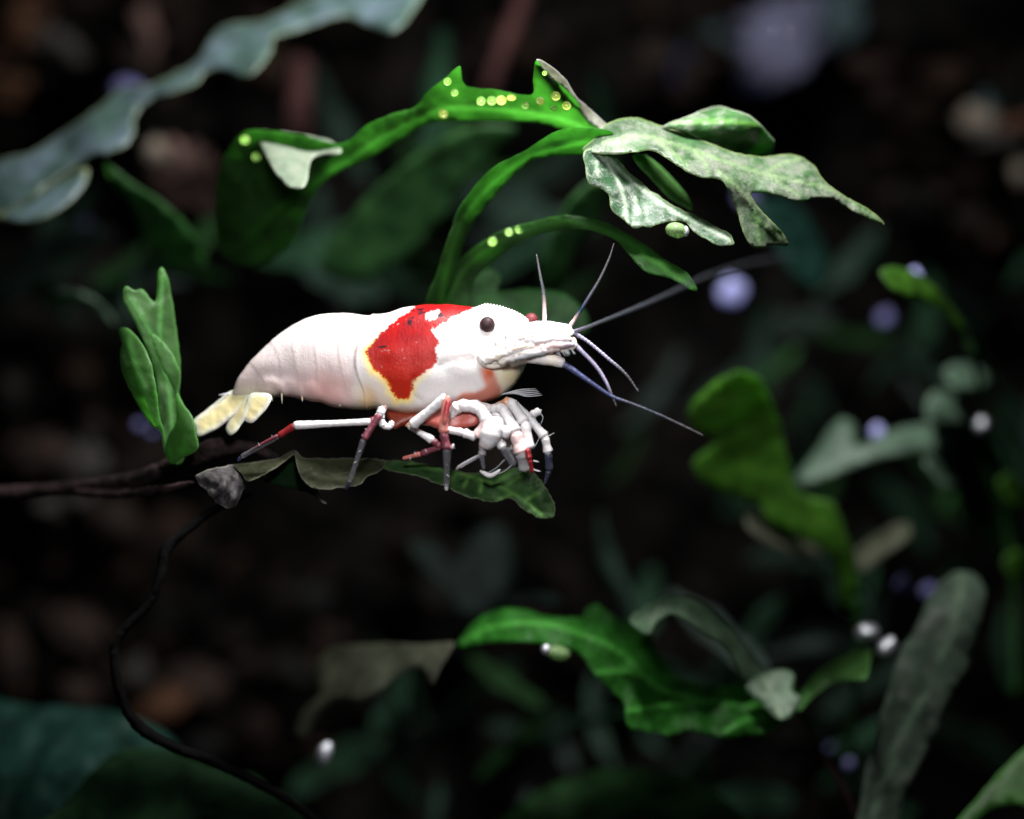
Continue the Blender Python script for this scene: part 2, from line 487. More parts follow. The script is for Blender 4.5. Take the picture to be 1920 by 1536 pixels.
def shell_mat():
    t = NT('shrimp_shell')
    co = t.coord()
    base = t.attr('pigment').outputs['Color']
    sd = t.attr('patch').outputs['Fac']
    n1 = t.noise(7.0, 6, 0.7, co)
    n2 = t.noise(22.0, 4, 0.7, co)
    n3 = t.noise(2.0, 3, 0.6, co)
    d = t.math('ADD', sd, t.math('MULTIPLY', t.math('SUBTRACT', n1, 0.5), 16.0))
    d = t.math('ADD', d, t.math('MULTIPLY', t.math('SUBTRACT', n2, 0.5), 13.0))
    red = t.mix(t.rng(n3, 0.35, 0.65), (0.22, 0.003, 0.005), (0.31, 0.005, 0.005))
    low = t.attr('low').outputs['Fac']
    red = t.mix(low, red, (0.42, 0.018, 0.005))
    red = t.mix(t.rng(n2, 0.55, 0.75, 0, 0.35), red, (0.3, 0.004, 0.006))
    warm = t.attr('warm').outputs['Fac']
    fringe = t.mix(t.rng(d, 0.5, 5.0), (0.85, 0.28, 0.02), base)
    c = t.mix(t.rng(d, 4.0, 16.0), t.mix(warm, base, (0.9, 0.72, 0.3)), base)
    c = t.mix(t.rng(d, 0.3, 3.0), t.mix(warm, base, (0.85, 0.30, 0.02)), c)
    dots = t.noise(48.0, 2, 0.6, co)
    d = t.math('ADD', d, t.math('MULTIPLY', t.math('SUBTRACT', dots, 0.5), 9.0))
    c = t.mix(t.rng(d, -1.8, 1.6), red, c)
    sp = t.attr('speck').outputs['Fac']
    spn = t.noise(9.0, 6, 0.75, co)
    c = t.mix(t.rng(t.math('ADD', t.math('MULTIPLY', sp, 0.30), spn), 0.70, 0.78), c, (0.02, 0.003, 0.008))
    c = t.mix(t.rng(t.attr('line').outputs['Fac'], 0.35, 0.8), c, (0.03, 0.004, 0.006))
    fl = t.noise(13.0, 2, 0.5, co)
    c = t.mix(t.rng(fl, 0.70, 0.74, 0, 0.35), c, (0.45, 0.40, 0.38))
    seam = t.attr('seam').outputs['Fac']
    c = t.mix(t.math('MULTIPLY', seam, t.rng(n1, 0.40, 0.58, 0.15, 0.75)), c, (0.42, 0.31, 0.27))
    st = t.n('ShaderNodeMapping', i={'Scale': (9.0, 9.0, 1.6)})
    t.l(co, st.inputs['Vector'])
    n4 = t.noise(1.6, 5, 0.7, st.outputs[0])
    c = t.mix(t.math('MULTIPLY', t.rng(n4, 0.56, 0.72, 0, 0.5), t.rng(t.attr('tail').outputs['Fac'], 0.2, 0.8)), c, (0.56, 0.42, 0.40))
    n5 = t.noise(6.0, 3, 0.6, co)
    c = t.mix(t.rng(n5, 0.66, 0.72, 0, 0.30), c, (0.5, 0.42, 0.38))
    nb = t.bump(t.math('ADD', t.math('ADD', n1, t.math('MULTIPLY', n2, 0.5)), t.math('MULTIPLY', n4, 0.8)), 0.25, 0.05)
    s = t.n('ShaderNodeBsdfPrincipled', i={'Roughness': 0.42, 'Subsurface Weight': 0.5, 'Subsurface Scale': 0.22, 'Subsurface Radius': (1.0, 0.45, 0.35), 'Specular IOR Level': 0.22})
    t.l(c, s.inputs['Base Color']); t.l(nb, s.inputs['Normal'])
    return t.done(s.outputs[0])
M['shell'] = shell_mat()

def limb_mat(name='shrimp_limb', rough=0.32, sss=0.25):
    t = NT(name)
    co = t.coord()
    a = t.attr('pigment')
    n1 = t.noise(18, 4, 0.7, co)
    c = t.mix(t.rng(n1, 0.4, 0.75, 0, 0.3), a.outputs['Color'], (0.55, 0.45, 0.45), 'MULTIPLY')
    nb = t.bump(n1, 0.35, 0.04)
    s = t.n('ShaderNodeBsdfPrincipled', i={'Roughness': rough, 'Subsurface Weight': sss, 'Subsurface Scale': 0.06, 'Subsurface Radius': (1.0, 0.5, 0.4)})
    t.l(c, s.inputs['Base Color']); t.l(nb, s.inputs['Normal'])
    tr = t.n('ShaderNodeBsdfTransparent')
    mx = t.n('ShaderNodeMixShader')
    t.l(a.outputs['Alpha'], mx.inputs[0])
    t.l(tr.outputs[0], mx.inputs[1]); t.l(s.outputs[0], mx.inputs[2])
    return t.done(mx.outputs[0])
M['limb'] = limb_mat()

def plain(name, c, rough, sss=0.0, **kw):
    t = NT(name)
    n1 = t.noise(12, 5, 0.7)
    cc = t.mix(t.rng(n1, 0.35, 0.7), tuple(x * 0.75 for x in c), c)
    s = t.pbsdf(cc, rough, t.bump(n1, 0.25, 0.03), Subsurface_Weight=sss, Subsurface_Scale=0.08, **kw)
    return t.done(s)
M['eye'] = plain('shrimp_eye', (0.035, 0.014, 0.016), 0.55, Specular_IOR_Level=0.25)
M['eye_far'] = plain('shrimp_far_eye', (0.16, 0.03, 0.035), 0.5, Specular_IOR_Level=0.25)

def fin_mat():
    t = NT('tail_fin')
    e = t.attr('edge').outputs['Fac']
    n1 = t.noise(9, 5, 0.6)
    c = t.mix(t.rng(e, 1, 13), (0.86, 0.82, 0.70), (0.84, 0.72, 0.38))
    return t.done(t.pbsdf(c, 0.35, t.bump(n1, 0.3, 0.03), Subsurface_Weight=0.3, Subsurface_Scale=0.1))
M['fin'] = fin_mat()
M['cream'] = plain('cream_scale', (0.82, 0.74, 0.62), 0.4, 0.3)
M['coxa'] = plain('red_brown_shell', (0.22, 0.03, 0.012), 0.45, 0.2)
M['flush'] = plain('red_flush', (0.46, 0.10, 0.075), 0.4, 0.3)

# ------------------------------------------------------------ setting: the dark rock face behind and the tank bed
def rock_face():
    V, F = [], []
    nx, nz = 150, 120
    for j in range(nz + 1):
        for i in range(nx + 1):
            x = -30 + 60 * i / nx
            z = -22 + 44 * j / nz
            p = Vector((x * 0.22, z * 0.22, 3.1))
            d = noise.fractal(p, 0.8, 2.1, 5) * 2.2 + noise.noise(p * 3.1) * 0.5
            V.append(Vector((x, 21 - d, z)))
    for j in range(nz):
        for i in range(nx):
            a = j * (nx + 1) + i
            F.append([a, a + 1, a + nx + 2, a + nx + 1])
    o = link_mesh('background', V, F, M['wall'], pivot=(0, 21, 0))
    tag(o, kind='structure')
    V, F = [], []
    for j in range(41):
        for i in range(61):
            x = -30 + i; y = -8 + j * 0.8
            V.append(Vector((x, y, -14 + 0.8 * noise.noise(Vector((x * 0.4, y * 0.4, 9))))))
    for j in range(40):
        for i in range(60):
            a = j * 61 + i
            F.append([a, a + 1, a + 62, a + 61])
    o = link_mesh('ground', V, F, M['wall'], pivot=(0, 0, -14))
    tag(o, kind='structure')
rock_face()

STONES = [
 (345, 335, 12, 72, 62, 60, 'stone_pink', 35, 'rounded pink-brown stone between the dark green lobe and the blue-green leaf'),
 (290, 285, 11, 22, 26, 22, 'stone_cream', 10, 'small pale pebble on the upper edge of the pink-brown stone'),
 (45, 45, 15, 40, 55, 40, 'stone_orange', 20, 'orange-brown stone in the top corner above the blue-green leaf'),
 (105, 85, 15, 55, 30, 40, 'stone_grey', 30, 'grey elongated stone beside the orange-brown corner stone'),
 (270, 55, 15, 22, 55, 40, 'stone_pink', -5, 'upright dim pink stone above the bend of the blue-green leaf'),
 (245, 120, 15, 50, 34, 40, 'stone_brown', 20, 'reddish brown stone directly above the blue-green leaf'),
 (10, 150, 15, 40, 55, 40, 'stone_orange', 0, 'rusty stone cut by the left picture edge'),
 (25, 735, 14, 30, 40, 40, 'stone_grey', 0, 'dim pinkish stone left of the upright young plant'),
 (75, 850, 14, 60, 45, 50, 'stone_brown', 10, 'brown stone just above the dark twig'),
 (150, 870, 14, 40, 50, 40, 'stone_grey', 40, 'dark grey stone touching the top of the twig'),
 (90, 950, 13, 28, 22, 25, 'stone_grey', 0, 'small grey stone just below the dark twig'),
 (150, 935, 13, 22, 16, 20, 'stone_grey', 0, 'tiny grey pebble next to the stone below the twig'),
 (150, 1190, 15, 60, 45, 50, 'stone_brown', 45, 'dull brown stone left of the curved black root'),
 (20, 1230, 15, 30, 70, 40, 'stone_brown', 0, 'tall brown stone at the edge above the teal leaf'),
 (145, 1300, 14, 40, 28, 30, 'stone_brown', 0, 'dusky stone resting on top of the teal leaf'),
 (255, 1265, 14, 26, 32, 30, 'stone_grey', 20, 'dim grey-pink stone inside the bend of the black root'),
 (300, 1330, 14, 52, 34, 40, 'stone_orange', -25, 'ochre stone inside the bend of the black root'),
 (360, 1290, 15, 60, 50, 40, 'stone_brown', 0, 'dark brown stone behind the ochre stone by the root'),
 (1835, 228, 14, 42, 26, 30, 'stone_cream', 15, 'cream stone at the right beneath the teal pebble'),
 (1905, 238, 14, 40, 20, 30, 'stone_orange', -10, 'orange stone cut by the right picture edge'),
 (1870, 262, 14, 50, 22, 30, 'stone_grey', 10, 'grey stone below the cream stone'),
 (1750, 385, 16, 24, 34, 30, 'stone_brown', 0, 'dim brown stone right of the long leaf tip'),
 (1915, 325, 14, 18, 22, 20, 'stone_cream', 0, 'pale pebble at the right edge below the orange stone'),
 (700, 460, 16, 60, 40, 40, 'stone_brown', 0, 'very dim brown stone above the shrimp abdomen'),
 (1880, 200, 15, 70, 26, 40, 'haze_teal', 0, 'teal pebble above the cream stone'),
 (1462, 78, 17, 74, 78, 60, 'haze_lav', 10, 'big blurred lavender pebble at the top'),
 (1515, 40, 17.5, 60, 52, 50, 'haze_lav', 30, 'second lavender pebble overlapping the big one on its upper side'),
 (1580, 25, 17, 40, 58, 50, 'haze_teal', 0, 'teal blurred pebble touching the lavender ones'),
 (1290, 130, 17, 30, 34, 30, 'haze_blue', 0, 'dim blue pebble left of the big lavender one'),
 (1340, 85, 18, 60, 30, 30, 'haze_teal', -20, 'murky teal pebble behind the big lavender one'),
 (1420, 140, 17.5, 34, 30, 30, 'haze_blue', 0, 'deep blue pebble under the big lavender one'),
]
for px, py, y, rx, ry, rz, m, tl, lab in STONES:
    o = lump('pebble' if m.startswith('haze') else 'stone', px, py, y, rx, ry, rz, M[m], amp=0.6, freq=2.2, tilt=tl)
    tag(o, lab, 'stone', 'blurred stones behind the plants')

for pts, lab in (
    ([(990, -40, 12, 20), (965, 40, 12, 22), (935, 110, 12, 20), (915, 170, 12.3, 18)], 'dim pink stem rising behind the bubbled top leaf'),
    ([(565, 110, 12, 26), (560, 170, 12, 30), (555, 260, 12, 34)], 'dull red stem behind the white folded lobe')):
    tag(tube('plant_stem', pts, M['redstem'], rough=0.2), lab, 'stem', 'red stems behind the leaves')

# ------------------------------------------------------------ dim leaves behind
def leaf(label, outline, depth, mat, veins=(), cat='leaf', group=None, name='leaf', res=14, rib=None, rib_mat=None, **kw):
    """a leaf that is a single blade, with its midrib as a child where one shows"""
    o = sheet(name, outline, depth, M[mat], veins=veins, res=res, **kw)
    tag(o, label, cat, group)
    if rib:
        tube('midrib', rib, M[rib_mat or mat], parent=o, n=8, step=8)
    return o
BACK = 'blurred leaves in the dark behind the shrimp'
leaf('long blue-green wavy-edged leaf crossing the top corner',
     [(-60, 330), (0, 300), (60, 285), (120, 245), (180, 205), (225, 165), (270, 160), (310, 148), (370, 112), (402, 62), (440, 45), (495, 38), (535, 18), (590, -8), (660, -30), (800, -50),
      (790, -5), (742, 60), (700, 50), (650, 30), (600, 44), (550, 58), (517, 70), (506, 100), (490, 125), (465, 145), (440, 142), (415, 130), (385, 135), (365, 160), (330, 172), (290, 183), (262, 203), (250, 228), (250, 250), (236, 275), (190, 290), (165, 297), (100, 340), (50, 375), (-20, 412), (-60, 430)],
     [(0, 300, 5.6), (0, 400, 4.4), (200, 200, 5.8), (240, 270, 4.6), (450, 50, 6.4), (465, 140, 5.0), (700, -10, 6.5), (720, 50, 5.6)], 'blue', rag=2, ripple=0.25, ripple_f=0.012,
     veins=[[(-40, 370), (100, 300), (220, 230), (320, 160), (450, 90), (620, 15)]], vein_w=10)
leaf('narrow pale folded leaf tucked under the blue-green leaf',
     [(-10, 405), (50, 377), (100, 347), (160, 314), (164, 330), (150, 360), (110, 395), (60, 416), (10, 415)],
     [(0, 400, 4.3), (150, 320, 4.8), (60, 416, 3.9)], 'blue', rag=1)
leaf('dark green drooping leaf below the blue-green leaf',
     [(195, 305), (215, 315), (245, 340), (275, 358), (305, 378), (342, 412), (375, 455), (385, 500), (350, 520), (310, 505), (270, 450), (242, 380), (212, 348)],
     [(200, 310, 4.6), (300, 440, 5.3), (370, 480, 5.8), (340, 410, 5.0)], 'dim', group=BACK)
leaf('dim wide green leaf behind the bright top ribbon',
     [(600, 500), (660, 400), (740, 320), (820, 265), (890, 235), (965, 240), (930, 290), (870, 350), (820, 420), (760, 480), (680, 530)],
     [(640, 500, 7.5), (760, 330, 6.5), (940, 250, 6.0), (780, 450, 7.5)], 'dim', group=BACK, rag=2)
leaf('dim green strip behind the lower arching leaf',
     [(1010, 540), (1030, 440), (1080, 360), (1140, 325), (1150, 350), (1120, 420), (1080, 470), (1055, 545)],
     [(1030, 500, 6), (1140, 340, 5.5), (1090, 440, 6)], 'dim', group=BACK)
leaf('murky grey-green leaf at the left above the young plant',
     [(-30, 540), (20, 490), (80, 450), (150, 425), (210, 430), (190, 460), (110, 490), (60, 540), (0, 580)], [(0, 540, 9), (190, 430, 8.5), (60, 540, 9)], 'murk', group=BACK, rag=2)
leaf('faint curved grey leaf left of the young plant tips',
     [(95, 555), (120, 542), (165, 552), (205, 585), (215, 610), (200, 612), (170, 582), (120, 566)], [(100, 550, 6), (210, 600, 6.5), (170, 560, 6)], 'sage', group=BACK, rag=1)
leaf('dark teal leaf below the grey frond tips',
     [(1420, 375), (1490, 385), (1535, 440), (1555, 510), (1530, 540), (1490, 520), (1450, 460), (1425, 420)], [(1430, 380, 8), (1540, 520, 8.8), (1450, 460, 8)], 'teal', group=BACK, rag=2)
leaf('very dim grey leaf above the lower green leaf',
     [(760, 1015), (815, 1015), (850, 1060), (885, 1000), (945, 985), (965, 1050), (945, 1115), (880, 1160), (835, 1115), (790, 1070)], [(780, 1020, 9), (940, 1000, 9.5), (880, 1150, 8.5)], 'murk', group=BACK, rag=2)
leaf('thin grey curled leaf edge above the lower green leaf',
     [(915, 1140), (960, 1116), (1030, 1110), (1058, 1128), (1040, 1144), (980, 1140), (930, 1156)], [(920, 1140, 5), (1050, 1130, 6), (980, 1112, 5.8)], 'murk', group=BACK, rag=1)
leaf('broad green leaf with notched end at the right',
     [(1288, 770), (1303, 747), (1339, 716), (1366, 700), (1397, 694), (1425, 708), (1444, 743), (1460, 786), (1471, 829), (1483, 880), (1499, 919), (1534, 934), (1561, 938), (1577, 970), (1592, 1012), (1604, 1050), (1614, 1100), (1610, 1142), (1582, 1146), (1570, 1100), (1553, 1040), (1499, 1008), (1436, 975), (1425, 948), (1378, 930), (1331, 911), (1303, 891), (1300, 862), (1325, 840), (1345, 826), (1315, 812), (1295, 795)],
     [(1300, 770, 4.6), (1400, 700, 4.4), (1450, 800, 5.2), (1340, 890, 5.4), (1560, 980, 5.4), (1600, 1120, 5.8), (1480, 960, 5.6)], 'mid', veins=[[(1310, 775), (1400, 870), (1480, 950), (1570, 1020), (1595, 1130)]], rag=2, ripple=0.05, vein_w=8)
leaf('small tan leaf beneath the broad notched green leaf',
     [(1395, 978), (1412, 958), (1450, 982), (1500, 1006), (1545, 1035), (1520, 1050), (1470, 1035), (1420, 1008)], [(1400, 970, 5.8), (1540, 1040, 6.4), (1450, 1020, 5.6)], 'tan', group=BACK, rag=1)
leaf('dim olive leaf branching right of the notched green leaf',
     [(1590, 1050), (1630, 1010), (1690, 978), (1710, 988), (1702, 1015), (1662, 1040), (1620, 1075)], [(1600, 1050, 6), (1700, 985, 6.6), (1660, 1040, 5.8)], 'tan', group=BACK, rag=1)
leaf('small green arching leaf with a glint near its tip',
     [(1648, 512), (1664, 500), (1690, 502), (1730, 518), (1760, 543), (1790, 580), (1810, 610), (1830, 660), (1818, 664), (1795, 622), (1765, 587), (1735, 567), (1700, 556), (1668, 540)],
     [(1655, 510, 4.0), (1730, 530, 4.6), (1820, 650, 5.6), (1700, 556, 4.0)], 'mid', rag=1, vein_w=5)
leaf('grey-green forked leaf reaching across behind the notched leaf',
     [(1490, 900), (1535, 840), (1558, 800), (1588, 787), (1606, 808), (1604, 836), (1640, 822), (1690, 800), (1745, 798), (1790, 820), (1775, 845), (1700, 852), (1640, 862), (1570, 888), (1515, 908)],
     [(1500, 900, 7), (1590, 800, 7.3), (1780, 820, 7), (1640, 860, 6.6)], 'sage', group=BACK, rag=2)
leaf('pale rounded leaf above the forked grey-green leaf',
     [(1733, 768), (1746, 738), (1780, 733), (1822, 762), (1822, 790), (1775, 800), (1742, 790)], [(1740, 750, 7), (1820, 780, 7.4), (1775, 800, 6.2)], 'sage', group=BACK, rag=1, bow=0.3)
leaf('pale small leaf topmost of the sage cluster',
     [(1768, 704), (1786, 682), (1830, 686), (1856, 708), (1845, 728), (1800, 732)], [(1775, 700, 7), (1850, 712, 7.4), (1805, 732, 6.4)], 'sage', group=BACK, rag=1, bow=0.3)
leaf('very dark green leaf below the pale rounded leaf',
     [(1755, 805), (1830, 790), (1875, 850), (1905, 950), (1900, 1060), (1850, 1020), (1795, 930), (1770, 860)], [(1770, 800, 8), (1900, 950, 8.2), (1850, 1030, 8)], 'deep', group=BACK, rag=2)
leaf('dim grey leaf tip hanging from the forked leaf',
     [(1732, 862), (1765, 846), (1787, 880), (1803, 910), (1782, 924), (1752, 896)], [(1740, 860, 6.5), (1800, 915, 6.9), (1755, 896, 6.2)], 'sage', group=BACK, rag=1)
leaf('small green leaf at the right edge beside the very dark leaf',
     [(1870, 900), (1890, 885), (1910, 905), (1920, 950), (1900, 960), (1880, 935)], [(1880, 890, 7), (1915, 950, 7.4), (1880, 940, 7)], 'mid', group=BACK, rag=1)
leaf('small green leaf at the right edge above the strap leaf',
     [(1880, 1050), (1905, 1030), (1925, 1050), (1920, 1090), (1895, 1090)], [(1885, 1040, 7), (1920, 1090, 7.4), (1890, 1090, 7)], 'mid', group=BACK, rag=1)
leaf('grey-green upright strap leaf with pale midrib in the corner',
     [(1590, 1590), (1606, 1536), (1623, 1443), (1642, 1370), (1666, 1293), (1685, 1227), (1720, 1170), (1739, 1123), (1766, 1089), (1797, 1071), (1827, 1077), (1847, 1104), (1843, 1154), (1827, 1216), (1812, 1262), (1783, 1308), (1762, 1362), (1739, 1408), (1712, 1462), (1683, 1536), (1670, 1590)],
     [(1600, 1560, 2.6), (1680, 1560, 2.6), (1640, 1370, 3.0), (1762, 1362, 3.0), (1700, 1200, 3.4), (1830, 1210, 3.4), (1770, 1085, 4.4), (1830, 1080, 4.4), (1790, 1130, 3.6)], 'strap',
     veins=[[(1628, 1560), (1660, 1450), (1705, 1360), (1742, 1280), (1782, 1190), (1806, 1085)]], rag=2, ripple=0.05, vein_w=5, vein_h=0.015)
leaf('bright green leaf lifting from the bottom right corner',
     [(1780, 1560), (1830, 1500), (1880, 1442), (1930, 1395), (1980, 1360), (1990, 1530), (1910, 1508), (1850, 1522), (1810, 1560)], [(1800, 1540, 2.6), (1920, 1400, 3.2), (1950, 1520, 2.4)], 'seedling', rag=1)
leaf('tan withered leaf joined to the base of the lower green leaf',
     [(852, 1203), (795, 1208), (744, 1205), (686, 1208), (631, 1211), (600, 1235), (592, 1270), (600, 1300), (577, 1322), (560, 1350), (553, 1382), (573, 1388), (595, 1345), (624, 1315), (668, 1318), (704, 1303), (744, 1270), (788, 1251), (810, 1286), (824, 1255), (843, 1226)],
     [(850, 1205, 3.0), (700, 1210, 4.2), (680, 1310, 3.4), (560, 1370, 4.8), (810, 1280, 2.8)], 'tan', rag=1.5)
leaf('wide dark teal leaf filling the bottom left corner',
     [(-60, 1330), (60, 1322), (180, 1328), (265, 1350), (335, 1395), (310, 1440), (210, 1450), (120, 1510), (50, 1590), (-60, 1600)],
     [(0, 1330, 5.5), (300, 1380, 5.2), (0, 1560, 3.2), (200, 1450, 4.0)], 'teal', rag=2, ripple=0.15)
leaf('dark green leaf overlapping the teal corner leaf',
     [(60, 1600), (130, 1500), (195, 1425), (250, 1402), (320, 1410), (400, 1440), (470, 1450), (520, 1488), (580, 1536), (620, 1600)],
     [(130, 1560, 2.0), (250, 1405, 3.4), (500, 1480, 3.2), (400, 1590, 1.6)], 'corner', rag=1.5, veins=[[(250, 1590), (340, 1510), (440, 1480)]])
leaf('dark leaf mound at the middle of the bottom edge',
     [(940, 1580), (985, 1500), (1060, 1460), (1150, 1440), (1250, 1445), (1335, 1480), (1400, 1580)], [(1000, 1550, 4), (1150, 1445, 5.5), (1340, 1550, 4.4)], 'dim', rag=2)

# stems that join the cluster at the right
for pts, lab in (
    ([(1795, 735, 7.2, 7), (1805, 790, 7.4, 8), (1840, 870, 7.6, 8), (1880, 960, 7.8, 9), (1900, 1080, 8, 9), (1905, 1300, 8, 9)], 'dim green stem linking the pale rounded leaves to the very dark leaf'),
    ([(1822, 655, 5.6, 6), (1835, 720, 6.2, 6), (1850, 800, 7, 7), (1878, 900, 7.8, 7)], 'thin stem dropping from the small arching leaf'),
    ([(1605, 1120, 5.8, 10), (1612, 1200, 6, 10), (1605, 1300, 6.4, 9), (1590, 1420, 6.8, 9)], 'dark stem below the notched green leaf'),
    ([(1500, 1330, 3.2, 5), (1530, 1400, 3.4, 5), (1570, 1460, 3.6, 6), (1610, 1545, 3.8, 6)], 'thin reddish stalk running down to the strap leaf base')):
    tag(tube('plant_stem', pts, M['redstem'] if 'reddish' in lab else M['dim'], rough=0.2), lab, 'stem')
def foliage(name, boxes, seed, mat_cols, label):
    """one far mass of small bent leaves that nobody could count"""
    rnd = random.Random(seed)
    V, F, C = [], [], []
    for (x0, x1, y0, y1, d0, d1, cnt, size) in boxes:
        for _ in range(cnt):
            px, py, dp = rnd.uniform(x0, x1), rnd.uniform(y0, y1), rnd.uniform(d0, d1)
            c = P(px, py, dp)
            L = rnd.uniform(0.6, 1.3) * size / 100 * (CAM + dp) / CAM
            wd = L * rnd.uniform(0.16, 0.3)
            rot = Matrix.Rotation(rnd.uniform(0, 6.28), 3, 'Y') @ Matrix.Rotation(rnd.uniform(-1.0, 1.0), 3, 'X') @ Matrix.Rotation(rnd.uniform(-0.7, 0.7), 3, 'Z')
            colr = rnd.choice(mat_cols)
            f = rnd.uniform(0.4, 1.3)
            base = len(V)
            n = 9
            ph = rnd.uniform(0, 6)
            for sgn in (-1, 1):
                for i in range(n):
                    t = i / (n - 1)
                    x = (t - 0.5) * 2 * L
                    ww = wd * math.sin(math.pi * (0.06 + 0.9 * t)) ** 0.7 * (1 + 0.25 * math.sin(t * 14 + ph))
                    bend = -0.5 * L * (t - 0.5) ** 2 * 2
                    for a in (-1, 0, 1):
                        V.append(c + rot @ Vector((x, bend + sgn * 0.02 + 0.12 * wd * abs(a), ww * a)))
                        C.append((*[k * f for k in colr], 1))
            for sd in (0, 1):
                o = base + sd * n * 3
                for i in range(n - 1):
                    for a in (0, 1):
                        q = [o + i * 3 + a, o + i * 3 + a + 1, o + (i + 1) * 3 + a + 1, o + (i + 1) * 3 + a]
                        F.append(q if sd == 0 else q[::-1])
            for i in range(n - 1):
                for a in (0, 2):
                    F.append([base + i * 3 + a, base + (i + 1) * 3 + a, base + n * 3 + (i + 1) * 3 + a, base + n * 3 + i * 3 + a])
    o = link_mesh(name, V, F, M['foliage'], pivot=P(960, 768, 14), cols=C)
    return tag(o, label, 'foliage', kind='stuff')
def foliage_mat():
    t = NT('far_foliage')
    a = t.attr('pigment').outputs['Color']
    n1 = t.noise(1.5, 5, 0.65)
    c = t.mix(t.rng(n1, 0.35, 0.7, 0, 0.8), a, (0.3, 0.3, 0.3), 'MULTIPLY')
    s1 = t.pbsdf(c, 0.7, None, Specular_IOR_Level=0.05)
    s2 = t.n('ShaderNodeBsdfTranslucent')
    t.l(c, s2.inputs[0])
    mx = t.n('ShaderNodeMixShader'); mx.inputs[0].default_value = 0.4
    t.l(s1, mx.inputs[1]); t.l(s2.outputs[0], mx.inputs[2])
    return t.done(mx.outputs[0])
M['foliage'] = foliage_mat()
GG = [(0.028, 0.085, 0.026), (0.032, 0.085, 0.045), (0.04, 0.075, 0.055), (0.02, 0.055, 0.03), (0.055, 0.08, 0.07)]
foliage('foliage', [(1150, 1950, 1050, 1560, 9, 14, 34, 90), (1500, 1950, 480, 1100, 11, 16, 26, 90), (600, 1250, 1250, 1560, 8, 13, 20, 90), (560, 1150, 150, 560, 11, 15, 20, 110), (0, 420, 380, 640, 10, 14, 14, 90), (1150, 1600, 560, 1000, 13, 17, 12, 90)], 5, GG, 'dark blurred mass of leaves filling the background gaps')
def rubble():
    rnd = random.Random(11)
    V, F, C = [], [], []
    bm = bmesh.new()
    bmesh.ops.create_icosphere(bm, subdivisions=2, radius=1)
    dirs = [v.co.normalized() for v in bm.verts]
    tri = [[v.index for v in f.verts] for f in bm.faces]
    bm.free()
    for (x0, x1, y0, y1, cnt, size) in ((-40, 560, -30, 250, 60, 34), (-40, 330, 640, 1330, 110, 36), (250, 620, 980, 1420, 50, 36), (1620, 1960, 100, 470, 40, 32), (560, 1000, 900, 1250, 26, 36), (850, 1400, -30, 200, 26, 34)):
        for _ in range(cnt):
            dp = rnd.uniform(14, 19)
            c = P(rnd.uniform(x0, x1), rnd.uniform(y0, y1), dp)
            r = size / 100 * rnd.uniform(0.4, 1.3) * 1.35
            sc = Vector((rnd.uniform(0.6, 1.5), rnd.uniform(0.6, 1), rnd.uniform(0.5, 1.2)))
            k = rnd.choice([(0.030, 0.019, 0.016), (0.022, 0.018, 0.016), (0.035, 0.026, 0.022), (0.012, 0.010, 0.009), (0.018, 0.02, 0.018), (0.045, 0.028, 0.02)])
            f = rnd.uniform(0.3, 1.2)
            o = len(V); sd = rnd.uniform(0, 50)
            for d in dirs:
                rr = r * (1 + 0.9 * noise.noise(d * 2.3 + Vector((sd, 0, 0))))
                V.append(c + Vector((d.x * sc.x * rr, d.y * sc.y * rr, d.z * sc.z * rr)))
                C.append((*[q * f for q in k], 1))
            F += [[o + i for i in t] for t in tri]
    o = link_mesh('rubble', V, F, M['foliage'], pivot=P(300, 900, 16), cols=C)
    tag(o, 'dim brown rubble heaped against the rock behind the twig', 'rubble', kind='stuff')
rubble()

# lower green leaf with its lobes
lg = empty('lobed_leaf', P(1250, 1330, 2.2), 'glossy green lobed leaf arching low beneath the shrimp', 'leaf')
sheet('blade', [(856, 1211), (886, 1171), (923, 1146), (977, 1141), (1032, 1156), (1087, 1157), (1101, 1139), (1120, 1132), (1138, 1146), (1167, 1164), (1189, 1160), (1215, 1150), (1222, 1195), (1244, 1238), (1274, 1275), (1334, 1285), (1388, 1285), (1425, 1264), (1480, 1262), (1488, 1289), (1500, 1310), (1480, 1347), (1442, 1374), (1396, 1380), (1357, 1383), (1296, 1371), (1257, 1378), (1211, 1371), (1176, 1362), (1168, 1317), (1123, 1273), (1080, 1222), (1014, 1208), (941, 1204), (886, 1211)],
      [(860, 1208, 3.0), (970, 1145, 2.6), (970, 1205, 1.9), (1120, 1140, 2.8), (1110, 1240, 1.8), (1260, 1280, 2.6), (1200, 1360, 1.6), (1400, 1290, 2.8), (1400, 1375, 2.0), (1480, 1290, 3.0)], M['grass'], lg, res=7, yoff=0.5, rag=1.6,
      veins=[[(865, 1206), (920, 1178), (1000, 1168), (1080, 1186), (1160, 1222), (1230, 1285), (1300, 1310), (1420, 1325)], [(1165, 1335), (1230, 1325), (1320, 1318)], [(1120, 1262), (1170, 1258), (1225, 1272)], [(1360, 1370), (1395, 1352), (1430, 1345)]], vein_w=5, vein_h=0.08, ripple=0.14)
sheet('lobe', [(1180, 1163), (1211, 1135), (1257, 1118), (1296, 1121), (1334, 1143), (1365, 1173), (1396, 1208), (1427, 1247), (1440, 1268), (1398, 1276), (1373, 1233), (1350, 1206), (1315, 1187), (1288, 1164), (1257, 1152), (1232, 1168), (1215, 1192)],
      [(1190, 1160, 2.4), (1257, 1120, 3.0), (1257, 1150, 2.3), (1365, 1175, 3.4), (1345, 1200, 2.7), (1420, 1260, 3.6)], M['sagelit'], lg, res=8, rag=1, yoff=-0.3)
